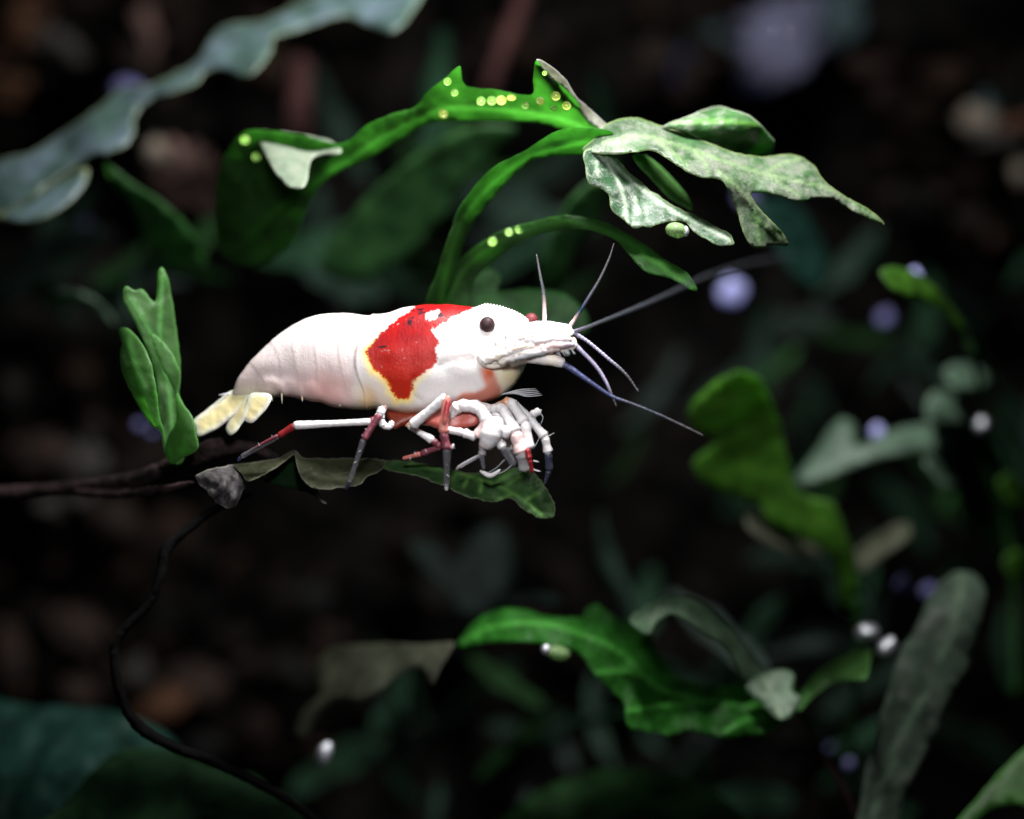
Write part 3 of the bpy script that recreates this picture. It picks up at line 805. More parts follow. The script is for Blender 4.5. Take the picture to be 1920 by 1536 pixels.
sheet('leaf_tip', [(1398, 1290), (1425, 1264), (1470, 1255), (1490, 1268), (1486, 1295), (1505, 1312), (1475, 1350), (1450, 1345), (1430, 1320)],
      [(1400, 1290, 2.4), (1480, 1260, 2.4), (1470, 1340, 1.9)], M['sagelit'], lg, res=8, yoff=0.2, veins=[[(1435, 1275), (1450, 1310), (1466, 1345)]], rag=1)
leaf('sage green leaf scrap below the two white bubbles',
     [(1488, 1330), (1510, 1290), (1540, 1255), (1580, 1232), (1622, 1216), (1634, 1226), (1630, 1258), (1620, 1277), (1570, 1277), (1530, 1302), (1500, 1335)], [(1495, 1320, 3), (1620, 1225, 3.6), (1580, 1275, 2.8)], 'seedling', rag=1)

# ------------------------------------------------------------ the leaves round the shrimp
top = empty('lobed_leaf', P(600, 350, 2.4), 'bright green ribbon leaf dotted with bubbles above the shrimp', 'leaf')
sheet('blade', [(452, 251), (478, 243), (560, 252), (640, 269), (689, 233), (738, 212), (780, 199), (800, 173), (832, 149), (862, 124), (867, 152), (880, 163), (935, 169), (996, 178), (999, 140), (1006, 113), (1022, 132), (1062, 168), (1084, 192), (1100, 225), (1142, 250), (1112, 268), (1045, 240), (998, 231), (895, 228), (810, 231), (760, 258), (738, 270), (689, 300), (640, 320), (600, 350), (572, 400), (545, 460), (480, 500), (418, 480), (404, 400), (412, 313), (428, 280)],
      [(1100, 230, 0.75), (1010, 118, -0.25), (1062, 168, 0.12), (1084, 192, 0.3), (1040, 200, 0.62), (1060, 235, 1.15), (940, 172, 0.6), (930, 228, 1.2), (830, 155, 0.7), (800, 235, 1.4), (700, 235, 1.2), (690, 298, 1.8), (600, 350, 2.3), (470, 248, 1.9), (410, 400, 2.8), (540, 460, 3.0)], M['bright'], top, res=7,
      veins=[[(470, 440), (560, 360), (650, 300), (760, 230), (850, 200), (960, 205), (1060, 225), (1120, 250)]], vein_w=6, vein_h=0.04, ripple=0.05)
sheet('folded_lobe', [(474, 247), (500, 245), (575, 254), (620, 264), (641, 281), (632, 291), (602, 291), (583, 301), (578, 335), (570, 353), (546, 353), (520, 331), (500, 296), (487, 270)],
      [(480, 248, 2.2), (600, 258, 2.3), (635, 285, 1.5), (555, 350, 0.9), (520, 300, 1.5)], M['pale'], top, res=6, rag=1.2, bow=0.12)
sheet('curled_edge', [(1006, 111), (1030, 121), (1062, 150), (1080, 180), (1102, 200), (1138, 233), (1156, 244), (1142, 252), (1100, 224), (1080, 192), (1060, 166), (1035, 150), (1018, 130)],
      [(1010, 112, -0.2), (1062, 150, 0.3), (1060, 168, 0.16), (1100, 200, 0.6), (1100, 224, 0.55), (1150, 245, 0.55)], M['curl'], top, res=5)
fr = empty('fern_frond', P(830, 540, 1.0), 'arching frond with grey dusty drooping lobes at its end', 'leaf')
sheet('stalk', [(798, 572), (818, 512), (831, 470), (845, 430), (860, 390), (900, 337), (935, 307), (985, 282), (1045, 245), (1100, 240), (1150, 248), (1122, 276), (1090, 290), (1010, 297), (972, 320), (935, 360), (900, 400), (877, 440), (862, 490), (850, 572)],
      [(820, 550, 1.3), (845, 430, 0.7), (890, 420, 1.2), (935, 307, 0.35), (960, 335, 0.9), (1045, 248, 0.2), (1060, 292, 0.6), (1140, 252, 0.2)], M['arch'], fr, res=6,
      veins=[[(828, 560), (850, 460), (885, 385), (945, 325), (1010, 285), (1100, 262)]], vein_w=6, vein_h=0.05)
sheet('blade', [(1092, 281), (1118, 255), (1144, 229), (1189, 220), (1241, 236), (1286, 250), (1334, 270), (1383, 287), (1431, 294), (1464, 290), (1493, 291), (1525, 309), (1541, 332), (1556, 348), (1590, 370), (1641, 400), (1659, 422), (1641, 417), (1593, 393), (1564, 375), (1535, 371), (1496, 379), (1464, 370), (1431, 362), (1409, 364), (1418, 382), (1441, 409), (1467, 435), (1478, 458), (1470, 462), (1447, 459), (1431, 466), (1409, 461), (1394, 438), (1383, 403), (1370, 367), (1351, 338), (1318, 335), (1286, 322), (1254, 300), (1221, 283), (1189, 287), (1150, 291), (1120, 288)],
      [(1100, 280, 0.0), (1189, 222, 0.7), (1189, 286, -0.2), (1300, 262, 0.65), (1290, 320, -0.3), (1430, 298, 0.7), (1430, 360, -0.1), (1500, 295, 0.9), (1500, 378, -0.05), (1650, 418, 0.3), (1360, 345, -0.35), (1400, 400, -0.1), (1470, 455, 0.1), (1410, 455, -0.3)], M['dusty'], fr, res=6,
      veins=[[(1130, 268), (1200, 255), (1280, 275), (1380, 310), (1470, 335), (1540, 350), (1600, 380), (1655, 420)], [(1345, 320), (1390, 360), (1415, 400), (1425, 460)], [(1420, 410), (1450, 435), (1470, 458)], [(1230, 262), (1260, 285), (1290, 312)], [(1300, 282), (1320, 305), (1330, 328)], [(1440, 322), (1470, 305), (1500, 298)], [(1440, 328), (1470, 350), (1500, 368)]], vein_w=2.6, vein_h=0.05, rag=1.0, ripple=0.06)
sheet('lobe', [(1241, 238), (1286, 219), (1318, 206), (1344, 199), (1376, 206), (1402, 215), (1425, 232), (1444, 254), (1454, 267), (1446, 290), (1409, 296), (1367, 284), (1325, 268), (1286, 248)],
      [(1250, 240, 0.6), (1340, 200, 1.25), (1300, 230, 0.55), (1410, 234, 0.6), (1350, 230, 0.42), (1400, 290, 1.0), (1330, 266, 0.8), (1450, 268, 1.0)], leaf_mat('upper_lobe', (0.025, 0.08, 0.02), (0.2, 0.7, 0.12), 0.3, dust=0.35, dustcol=(0.2, 0.215, 0.18), vein=(0.1, 0.25, 0.04), rim=(0.2, 0.22, 0.17)), fr, res=6,
      veins=[[(1260, 232), (1320, 228), (1380, 229), (1425, 236)]], vein_w=4)
sheet('lobe', [(1094, 284), (1125, 279), (1157, 298), (1189, 331), (1221, 357), (1260, 383), (1305, 403), (1344, 425), (1367, 438), (1377, 458), (1351, 462), (1328, 452), (1299, 432), (1280, 417), (1244, 417), (1222, 426), (1205, 424), (1189, 430), (1167, 412), (1147, 393), (1141, 366), (1124, 354), (1105, 345), (1099, 322)],
      [(1100, 285, -0.15), (1190, 332, 0.2), (1150, 390, -0.35), (1190, 428, -0.45), (1250, 380, 0.1), (1250, 416, -0.35), (1370, 455, -0.2), (1340, 425, 0.1)], M['frosted'], fr, res=5,
      veins=[[(1120, 286), (1150, 322), (1170, 370), (1177, 425)], [(1135, 292), (1185, 340), (1250, 388), (1320, 425), (1368, 450)], [(1190, 370), (1198, 400)], [(1118, 305), (1122, 330)]], vein_w=3, vein_h=0.05, rag=1.6, ripple=0.05)
sheet('lobe', [(1186, 291), (1209, 290), (1241, 315), (1270, 345), (1292, 374), (1299, 394), (1283, 388), (1254, 371), (1221, 336), (1196, 310)],
      [(1190, 292, 0.6), (1299, 394, 1.1), (1270, 345, 1.4), (1240, 360, 0.8)], M['seedling'], fr, res=6)
leaf('slim arching green leaf with three bubbles above the shrimp head',
     [(800, 585), (828, 522), (868, 480), (905, 452), (940, 432), (1000, 415), (1060, 403), (1120, 412), (1160, 428), (1200, 452), (1250, 487), (1290, 513), (1306, 546), (1254, 522), (1215, 512), (1189, 490), (1157, 453), (1110, 433), (1060, 430), (1010, 440), (960, 465), (925, 492), (892, 522), (868, 590)],
     [(830, 570, 1.6), (905, 455, 1.0), (930, 488, 1.3), (1060, 405, 0.6), (1060, 430, 0.7), (1160, 430, 0.35), (1189, 488, -0.45), (1250, 488, 0.0), (1240, 518, -0.6), (1304, 544, -0.6)], 'arch', name='slim_leaf', res=6, vein_w=5,
     veins=[[(835, 570), (880, 495), (950, 448), (1060, 416), (1150, 440), (1220, 485), (1300, 540)]])
leaf('dim green leaf directly behind the shrimp head',
     [(795, 625), (812, 565), (850, 535), (885, 512), (920, 504), (942, 522), (934, 545), (990, 540), (1050, 548), (1085, 570), (1106, 600), (1095, 628), (1000, 650), (850, 660)],
     [(810, 600, 2.2), (915, 508, 2.7), (1090, 575, 2.2), (950, 645, 1.7)], 'rear', name='rear_leaf', res=9)

sp = empty('young_plant', P(345, 860, 0.6), 'upright pale green young plant sprouting from the twig at the tail', 'plant')
sheet('leaf', [(322, 868), (300, 800), (294, 720), (280, 665), (266, 632), (250, 598), (234, 571), (230, 548), (237, 536), (254, 545), (268, 543), (291, 566), (296, 514), (305, 501), (316, 524), (320, 548), (326, 585), (332, 626), (337, 669), (338, 712), (336, 744), (342, 800), (345, 860)],
      [(330, 860, 0.7), (235, 545, 0.7), (305, 505, 1.0), (266, 640, 0.6), (335, 650, 1.0), (310, 750, 0.7)], M['seedling'], sp, res=6, veins=[[(325, 850), (318, 740), (300, 640), (304, 520)], [(312, 690), (285, 630), (245, 560)]], vein_w=4, ripple=0.05)
sheet('leaf', [(222, 622), (231, 614), (247, 621), (267, 645), (284, 683), (294, 734), (300, 778), (316, 840), (320, 866), (308, 850), (302, 812), (286, 800), (271, 781), (254, 751), (237, 717), (227, 690), (225, 659), (229, 643)],
      [(228, 620, 0.7), (227, 690, 0.35), (285, 690, 0.1), (312, 850, 0.5)], M['seedling'], sp, res=6, veins=[[(310, 845), (285, 770), (258, 700), (240, 640)]], vein_w=5, ripple=0.05, bow=0.08)
sheet('leaf', [(282, 627), (296, 632), (318, 655), (336, 690), (338, 720), (330, 740), (318, 715), (300, 680), (288, 650)],
      [(284, 628, 0.55), (336, 692, 0.5), (300, 680, 0.4), (330, 735, 0.5)], M['seedling'], sp, res=5)
sheet('leaf', [(331, 736), (345, 760), (361, 781), (368, 812), (371, 842), (345, 858), (318, 870), (311, 838), (318, 810), (330, 790)],
      [(333, 740, 0.5), (370, 830, 0.2), (318, 865, 0.4), (345, 800, 0.15)], M['seedling'], sp, res=5, bow=0.06)

tw = tube('twig', [(-60, 928, 3.0, 15), (60, 922, 2.8, 15), (140, 915, 2.5, 14), (215, 906, 2.1, 15), (275, 893, 1.7, 16), (335, 868, 1.2, 18), (385, 846, 1.0, 20), (425, 838, 1.0, 16), (470, 838, 1.2, 11), (520, 858, 1.4, 6)], M['twig'], n=20, step=5, rough=0.2)
tag(tw, 'dark knobbly brown twig running in from the left edge', 'twig')
tube('side_branch', [(140, 922, 2.4, 8), (220, 928, 1.8, 9), (300, 918, 1.0, 8), (362, 905, 0.5, 4)], M['twig'], parent=tw, n=12, step=5, rough=0.4)
rt = tube('root', [(470, 925, 0.8, 5), (400, 958, 0.8, 7), (345, 998, 0.8, 9), (312, 1030, 0.8, 11), (300, 1080, 0.8, 9), (280, 1132, 0.8, 9), (230, 1185, 0.8, 9), (214, 1225, 0.8, 9), (226, 1300, 0.8, 10), (258, 1360, 0.8, 11), (320, 1398, 0.9, 10), (390, 1425, 1.0, 10), (450, 1452, 1.2, 9), (540, 1500, 1.4, 9), (620, 1560, 1.6, 8)], M['root'], n=12, step=6, rough=0.3)
tag(rt, 'thin black root curving down in a loop below the twig', 'root')

pl = empty('withered_leaf', P(440, 890, 0.2), 'withered grey leaf with green tip that the shrimp stands on', 'leaf')
sheet('curled_lobe', [(366, 894), (380, 884), (396, 878), (420, 874), (441, 870), (456, 880), (468, 890), (458, 916), (448, 938), (441, 951), (426, 955), (407, 943), (389, 925), (374, 909)],
      [(368, 894, 0.1), (440, 872, 0.3), (466, 892, 0.2), (430, 952, -0.1), (420, 905, -0.35)], M['dry'], pl, res=5, rag=1.8, ripple=0.12, ripple_f=0.05, veins=[[(396, 880), (414, 898), (404, 916), (398, 932)], [(404, 914), (380, 906)], [(440, 876), (432, 905), (424, 948)], [(432, 905), (452, 892)]], vein_w=2.5, vein_h=-0.05)
sheet('lobe', [(438, 872), (480, 866), (520, 859), (548, 844), (556, 848), (526, 872), (492, 892), (464, 903), (455, 890)],
      [(440, 875, 0.25), (550, 846, 0.5), (490, 890, -0.2)], M['dryolive'], pl, res=5, rag=1)
sheet('lobe', [(553, 845), (562, 852), (574, 859), (640, 860), (717, 861), (718, 880), (690, 895), (670, 910), (625, 917), (591, 917), (569, 902), (557, 876)],
      [(555, 848, 0.35), (715, 862, 0.5), (600, 860, 0.4), (620, 915, -0.45), (700, 890, 0.0)], M['dryolive'], pl, res=5, rag=1.3, ripple=0.06, veins=[[(558, 850), (620, 880), (680, 890)]], vein_w=3)
sheet('lobe', [(480, 890), (520, 868), (552, 850), (560, 880), (572, 905), (590, 918), (600, 932), (570, 922), (530, 912), (500, 905)],
      [(490, 890, 0.5), (552, 855, 0.7), (590, 920, 0.4)], M['deep'], pl, res=6, rag=1.5)
sheet('leaf_tip', [(700, 866), (771, 865), (827, 876), (884, 886), (940, 881), (989, 875), (1008, 893), (1030, 924), (1042, 956), (1035, 970), (1007, 971), (977, 951), (957, 936), (925, 942), (900, 937), (876, 932), (846, 917), (815, 906), (790, 895), (734, 884)],
      [(720, 870, 0.5), (827, 877, 0.35), (850, 915, -0.35), (940, 882, 0.35), (940, 935, -0.4), (990, 878, 0.3), (1010, 968, -0.4), (1040, 955, -0.1), (760, 888, 0.0)], M['perch'], pl, res=4, rag=2.0,
      veins=[[(770, 870), (850, 885), (920, 905), (970, 930), (1015, 965)], [(945, 915), (985, 885)], [(960, 925), (935, 938)], [(880, 893), (870, 912)], [(905, 900), (900, 922)], [(855, 887), (845, 902)], [(985, 938), (1010, 925)], [(930, 906), (955, 888)]], vein_w=4, vein_h=0.06, ripple=0.06, ripple_f=0.05)
tube('leaf_stalk', [(571, 905, 0.2, 3), (590, 918, 0.1, 3), (600, 935, 0.0, 3.5), (611, 945, 0.0, 3)], M['dry'], parent=pl, n=8)

# ------------------------------------------------------------ bubbles
def ring_bubble(px, py, y, r, mat, label, group, ry=None):
    """a gas bubble stuck under a leaf: a raised rim round a small dome"""
    prof = [(0.0, 0.62), (0.16, 0.58), (0.30, 0.40), (0.42, 0.14), (0.55, 0.06), (0.66, 0.22), (0.76, 0.46), (0.86, 0.50), (0.95, 0.34), (1.0, 0.05), (0.96, -0.2)]
    k = (CAM + y) / CAM / 100
    c = P(px, py, y)
    V, F = [], []
    n = 20
    for (rr, h) in prof:
        for j in range(n):
            a = 2 * math.pi * j / n
            V.append(c + Vector((math.cos(a) * rr * r * k, -h * r * k, math.sin(a) * rr * (ry or r) * k)))
    for i in range(len(prof) - 1):
        for j in range(n):
            F.append([i * n + j, i * n + (j + 1) % n, (i + 1) * n + (j + 1) % n, (i + 1) * n + j])
    F.append([(len(prof) - 1) * n + j for j in range(n)])
    return tag(link_mesh('bubble', V, F, M[mat], pivot=c), label, 'bubble', group)
def bubble(px, py, y, r, mat, label, group, ry=None, tilt=0, sub=3, amp=0.0):
    o = lump('bubble', px, py, y, r, ry or r, r, M[mat], tilt=tilt, sub=sub, amp=amp)
    return tag(o, label, 'bubble', group)
for px, py, y, r, m, lab in (
    (839, 154, 0.52, 7.5, 'gbubble', 'tiny green bubble under the pointed tip of the ribbon leaf'),
    (852, 175, 0.62, 7, 'gbubble', 'tiny green bubble just below the bubble at the pointed tip'),
    (831, 214, 0.95, 9, 'ybubble', 'yellow-green bubble alone near the lower edge of the ribbon leaf'),
    (902, 191, 0.72, 8.5, 'gbubble', 'bubble at the start of the row of four along the ribbon leaf'),
    (922, 190, 0.7, 9, 'gbubble', 'second bubble in the row of four along the ribbon leaf'),
    (940, 189, 0.68, 9.5, 'ybubble', 'third and largest bubble in the row of four along the ribbon leaf'),
    (959, 184, 0.62, 8.5, 'ybubble', 'oval bubble ending the row of four along the ribbon leaf'),
    (985, 198, 0.68, 8, 'gbubble', 'dim green bubble just after the row of four'),
    (1013, 190, 0.36, 8, 'ybubble', 'green bubble beside the brightest yellow bubble'),
    (1042, 181, 0.22, 9.5, 'ybubble', 'brightest round yellow bubble below the curled leaf edge'),
    (1062, 199, 0.32, 9, 'ybubble', 'yellow bubble ending the short streak below the brightest one'),
    (1038, 203, 0.46, 7, 'gbubble', 'flat green bubble starting the short streak below the brightest one'),
    (1021, 138, -0.2, 5, 'gbubble', 'minute bubble at the edge of the upright leaf point'),
    (459, 263, 1.85, 9, 'gbubble', 'upper green bubble beside the white folded lobe'),
    (481, 295, 2.0, 8.5, 'gbubble', 'lower green bubble beside the white folded lobe')):
    ring_bubble(px, py, y, r, m, lab, 'bubbles on the bright ribbon leaf', ry=r * (0.7 if 'oval' in lab or 'flat' in lab else 1))
for px, py, r, m, lab in (
    (923, 454, 9, 'gbubble', 'lowest green bubble on the slim arching leaf'),
    (954, 436, 8, 'gbubble', 'middle green bubble on the slim arching leaf'),
    (973, 431, 8, 'gbubble', 'highest green bubble on the slim arching leaf')):
    ring_bubble(px, py, 0.92, r, m, lab, 'bubbles on the slim arching leaf')
d1 = bubble(1268, 432, -0.4, 21, 'drop', 'large green drop hanging under the frosted leaf lobe', 'hanging drops', ry=15, tilt=10)
d2 = bubble(1046, 1224, 2.0, 24, 'drop', 'green drop hanging under the low glossy leaf', 'hanging drops', ry=14, tilt=12)
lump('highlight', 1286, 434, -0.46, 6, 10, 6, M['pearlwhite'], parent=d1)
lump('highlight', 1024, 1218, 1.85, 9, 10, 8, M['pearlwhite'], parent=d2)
bubble(1218, 1160, 2.3, 8, 'gbubble', 'small green bubble on the shoulder of the low glossy leaf', 'bubbles on the low leaf')
FAR = 'pale floating bubbles in the dark background'
for px, py, y, r, ry, t, m, lab in (
    (1372, 546, 8, 27, 27, 0, 'pearl', 'large round lavender bubble under the leaf tip at the shrimp antenna'),
    (1660, 597, 8, 18, 19, 0, 'pearldim', 'dim blue bubble below the small arching leaf'),
    (1715, 517, 3.6, 13, 14, 0, 'pearl', 'pale bubble sitting on the small arching leaf'),
    (1645, 811, 5, 14, 17, 0, 'pearl', 'pale lavender bubble on the forked grey-green leaf'),
    (1840, 797, 4, 14, 18, 10, 'pearlwhite', 'very bright white bubble beside the pale rounded leaf'),
    (1623, 1186, 3.0, 27, 19, -25, 'pearlwhite', 'oval white bubble touching another above the strap leaf'),
    (1664, 1214, 3.0, 19, 23, 35, 'pearlwhite', 'tilted white bubble nearest the strap leaf'),
    (1695, 1096, 5, 17, 19, 0, 'pearldim', 'dim blue bubble left of the strap leaf tip'),
    (1742, 1108, 5.5, 16, 16, 0, 'pearldim', 'faint grey bubble against the strap leaf tip'),
    (1592, 1432, 4, 10, 12, 10, 'pearl', 'small blue bubble left of the strap leaf base'),
    (609, 1411, 3.0, 15, 24, 15, 'pearlwhite', 'upright oval blue-white bubble alone near the bottom'),
    (261, 798, 6, 11, 11, 0, 'pearldim', 'faint blue bubble left of the young plant base'),
    (285, 812, 6, 9, 9, 0, 'pearldim', 'fainter blue speck bubble against the young plant base'),
    (158, 425, 8, 20, 16, 0, 'pearldim', 'dim lavender bubble below the blue-green leaf'),
    (240, 170, 8, 34, 26, 25, 'pearldim', 'blue glimmering bubble on the upper edge of the blue-green leaf'),
    (1400, 372, 9, 22, 20, 0, 'pearldim', 'dim bubble behind the grey frond'),
    (1556, 1404, 5, 7, 9, 0, 'pearldim', 'tiny grey bubble above the small blue one')):
    bubble(px, py, y + (2.5 if y > 3 else 0.8), r * 0.88, m, lab, FAR, ry=ry * 0.88, tilt=t, sub=3, amp=0.35)

# ------------------------------------------------------------ the shrimp
def yc(u): return (850 - u) / 100 * math.tan(R(7))
shrimp = empty('shrimp', P(760, 780, yc(760)), 'white shrimp with a red saddle patch grazing on a leaf', 'shrimp')
YAW = R(9)
ST = [(436, 739, 455, 747, 8), (440, 725, 478, 746, 17), (447, 708, 503, 742, 24), (460, 690, 524, 737, 31), (480, 667, 543, 739, 38), (502, 645, 565, 742, 45), (530, 622, 590, 748, 52),
      (560, 604, 618, 755, 58), (592, 592, 648, 760, 63), (625, 588, 672, 760, 66), (660, 589, 692, 763, 68), (692, 592, 708, 766, 70), (726, 589, 732, 772, 73), (760, 577, 757, 777, 76), (800, 571, 792, 777, 78),
      (840, 571, 832, 768, 76), (880, 575, 875, 758, 71), (912, 578, 912, 754, 63), (942, 585, 942, 741, 53), (966, 592, 962, 724, 43), (985, 602, 976, 704, 32), (998, 616, 986, 682, 18), (1004, 630, 994, 660, 5)]
def body():
    st = catmull([(s[0], s[1], s[2], s[3], s[4]) for s in ST], 3.0)
    n, m = len(st), 112
    U = np.zeros((n, m)); Vv = np.zeros((n, m)); W = np.zeros((n, m))
    for i, (tx, ty, bx, by, hw) in enumerate(st):
        cx, cy = (tx + bx) / 2, (ty + by) / 2
        ax, ay = (tx - bx) / 2, (ty - by) / 2
        for j in range(m):
            a = 2 * math.pi * j / m
            ca, sa = math.cos(a), math.sin(a)
            f = math.copysign(abs(ca) ** 0.88, ca)
            g = math.copysign(abs(sa) ** (0.92 if ca > 0 else 0.78), sa)
            U[i, j] = cx + ax * f
            Vv[i, j] = cy + ay * f
            W[i, j] = hw * g
    side = U - np.abs(W) * math.sin(YAW)              # where the flank shows in the side view
    q = np.stack([side.ravel(), Vv.ravel()], 1)
    # plate margins: each plate overlaps the next one towards the tail
    off = np.zeros(n * m); seam = np.zeros(n * m)
    B = [[(700, 588), (678, 630), (667, 673), (672, 705), (684, 735), (688, 775)],
         [(640, 585), (634, 640), (640, 690), (650, 730), (652, 770)],
         [(590, 588), (590, 650), (596, 700), (594, 760)],
         [(545, 612), (550, 660), (558, 705), (560, 750)],
         [(508, 640), (523, 670), (527, 700), (520, 750)],
         [(470, 680), (486, 700), (497, 720), (498, 750)]]
    for k, b in enumerate(B):
        c = catmull(b, 6.0)
        xb = np.interp(q[:, 1], c[:, 1], c[:, 0])
        d = q[:, 0] - xb
        A = 3.0 if k == 0 else 0.55
        off += A * np.where(d > 0, np.exp(-d / 26.0), np.exp(-(d / 2.0) ** 2) * 0 + np.clip(1 + d / 3.0, 0, 1))
        seam = np.maximum(seam, np.exp(-(np.minimum(d, 0) / 3.0) ** 2) * np.exp(-(np.maximum(d, 0) / 1.2) ** 2) * (0.9 if k == 0 else 0.30) * np.clip((q[:, 1] - 598) / 30, 0, 1) * np.clip((742 - q[:, 1]) / 40, 0.2, 1))
    # groove of the cheek and gill cover
    for b, A in (([(896, 632), (898, 655), (902, 676), (908, 692)], 4.0), ([(822, 684), (850, 676), (880, 674), (900, 673)], 2.5), ([(775, 712), (772, 725), (776, 740), (790, 750)], 2.0), ([(905, 700), (925, 712), (934, 735)], 2.0)):
        d = poly_dist(q, catmull(b, 5.0), closed=False)
        off -= A * np.exp(-(d / 5.0) ** 2)
        seam = np.maximum(seam, 0.75 * np.exp(-(d / 1.8) ** 2))
    # scalloped lower edge of the abdomen plates
    for (sx, sy) in ((668, 752), (625, 750), (577, 738), (540, 732), (507, 730)):
        d = np.hypot((q[:, 0] - sx) / 24, (q[:, 1] - sy) / 22)
        off += 8.0 * np.exp(-d ** 4)
    nz = np.array([noise.noise(Vector((a * 0.03, b * 0.03, ww * 0.03))) for a, b, ww in zip(U.ravel(), Vv.ravel(), W.ravel())])
    off += 1.6 * nz
    # ring directions
    ctr_u = U.mean(1, keepdims=True); ctr_v = Vv.mean(1, keepdims=True)
    du, dv, dw = (U - ctr_u).ravel(), (Vv - ctr_v).ravel(), W.ravel()
    L = np.sqrt(du ** 2 + dv ** 2 + dw ** 2) + 1e-6
    fade = np.clip(np.repeat(np.minimum(np.arange(n), n - 1 - np.arange(n)) / 12.0, m), 0, 1)
    off *= fade
    uu = U.ravel() + du / L * off; vv = Vv.ravel() + dv / L * off; ww = W.ravel() + dw / L * off
    # pigment
    patch = np.array([(779, 540), (776, 577), (769, 582), (748, 596), (723, 617), (700, 642), (687, 660), (692, 673), (698, 692), (709, 698), (723, 712), (730, 719), (734, 734), (744, 749), (767, 747), (772, 732), (773, 719), (784, 707), (794, 700), (815, 684), (820, 675), (816, 656), (824, 644), (817, 632), (810, 620), (834, 605), (848, 595), (871, 585), (890, 579), (895, 540)], float)
    sd = poly_dist(q, patch) * np.where(inside(q, patch), -1, 1)
    ang = R(-25)
    rx = (q[:, 0] - 812) * math.cos(ang) - (q[:, 1] - 591) * math.sin(-ang)
    ry = (q[:, 0] - 812) * math.sin(-ang) + (q[:, 1] - 591) * math.cos(ang)
    sd = np.maximum(sd, (1 - np.hypot(rx / 14, ry / 8)) * 9)
    low = np.clip((q[:, 1] - 640) / 90, 0, 1)
    warm = np.clip((820 - q[:, 0]) / 60, 0, 1) * np.clip((q[:, 1] - 610) / 40, 0.15, 1)
    speck = np.zeros(len(q))
    for (sx, sy, rx_, ry_) in ((785, 583, 22, 8), (770, 605, 14, 14), (830, 592, 16, 8)):
        speck = np.maximum(speck, np.exp(-((q[:, 0] - sx) / rx_) ** 2 - ((q[:, 1] - sy) / ry_) ** 2))
    line = np.exp(-(poly_dist(q, np.array([(697, 655), (715, 651), (731, 650)], float), closed=False) / 1.3) ** 2)
    C = np.tile(np.array([0.80, 0.77, 0.745]), (len(q), 1))
    def blend(mask, c):
        nonlocal C
        C = C * (1 - mask[:, None]) + np.array(c)[None] * mask[:, None]
    ab = np.clip((668 - q[:, 0]) / 12, 0, 1)
    blend(ab * np.clip((q[:, 1] - 630) / 100, 0, 1) * 0.85, (0.76, 0.57, 0.54))
    blend(np.exp(-((q[:, 0] - 608) / 45) ** 2 - ((q[:, 1] - 735) / 35) ** 2) * 0.75, (0.74, 0.38, 0.33))
    blend((1 - ab) * np.clip((q[:, 1] - 690) / 70, 0, 1) * np.clip((800 - q[:, 0]) / 60, 0, 1) * 0.6, (0.78, 0.66, 0.48))
    blend(np.exp(-((q[:, 0] - 690) / 16) ** 2 - ((q[:, 1] - 748) / 26) ** 2) * 0.7, (0.78, 0.48, 0.16))
    blend(np.exp(-((q[:, 0] - 470) / 34) ** 2 - ((q[:, 1] - 736) / 16) ** 2) * 0.85, (0.88, 0.80, 0.58))
    blend(np.exp(-((q[:, 0] - 958) / 32) ** 2 - ((q[:, 1] - 705) / 34) ** 2) * 0.8, (0.80, 0.66, 0.34))
    sal = np.array([(900, 692), (922, 688), (934, 706), (940, 740), (925, 760), (850, 768), (842, 752), (866, 738), (890, 735), (906, 722)], float)
    ssd = poly_dist(q, sal) * np.where(inside(q, sal), -1, 1) + 6 * nz
    blend(np.clip((4 - ssd) / 9, 0, 1) * 0.9, (0.66, 0.20, 0.12))
    red2 = np.array([(905, 690), (924, 688), (930, 700), (925, 716), (908, 712)], float)
    ssd = poly_dist(q, red2) * np.where(inside(q, red2), -1, 1) + 8 * nz
    blend(np.clip((3 - ssd) / 6, 0, 1) * 0.9, (0.60, 0.11, 0.03))
    blend(np.clip((q[:, 1] - 762) / 12, 0, 1) * np.clip((q[:, 0] - 700) / 20, 0, 1) * np.clip((800 - q[:, 0]) / 20, 0, 1) * 0.8, (0.66, 0.25, 0.10))
    C = C * np.array([0.84, 0.83, 0.835])[None]
    V = []
    for a, b, c in zip(uu, vv, ww):
        y = yc(a) + c / 100 * math.cos(YAW)
        V.append(P(a + c * math.sin(YAW), b, y))
    F = []
    for i in range(n - 1):
        for j in range(m):
            F.append([i * m + j, (i + 1) * m + j, (i + 1) * m + (j + 1) % m, i * m + (j + 1) % m])
    F.append([j for j in range(m)])
    F.append([(n - 1) * m + j for j in reversed(range(m))])
    return link_mesh('body', V, F, M['shell'], shrimp, attrs={'patch': sd, 'low': low, 'warm': warm, 'speck': speck, 'line': line, 'tail': ab * np.clip((q[:, 1] - 615) / 50, 0, 1), 'seam': seam}, cols=np.concatenate([C, np.ones((len(C), 1))], 1))
bd = body()

# rostrum: a low toothed crest along the top of the head
def rostrum():
    V, F = [], []
    line = catmull([(884, 575), (905, 576), (930, 580), (955, 587), (975, 595), (992, 606)], 1.5)
    nt = 20
    n = len(line)
    for i, (a, b) in enumerate(line):
        s = i / (n - 1)
        h = 4.0 * min(1, s * 4) - 4 * (1 - min(1, s * 4)) + (5.0 + 2.2 * (1 - abs(2 * s - 1))) * (0.25 + 0.75 * ((s * nt) % 1.0)) * min(1, s * 4)
        y = yc(a)
        V += [P(a, b + 7, y - 0.05), P(a - h * 0.2, b - h, y), P(a, b + 7, y + 0.05)]
    for i in range(n - 1):
        for j in range(2):
            F.append([i * 3 + j, (i + 1) * 3 + j, (i + 1) * 3 + j + 1, i * 3 + j + 1])
    link_mesh('rostrum', V, F, M['limb'], shrimp, smooth=False, cols=[(0.82, 0.79, 0.76, 1)] * len(V))
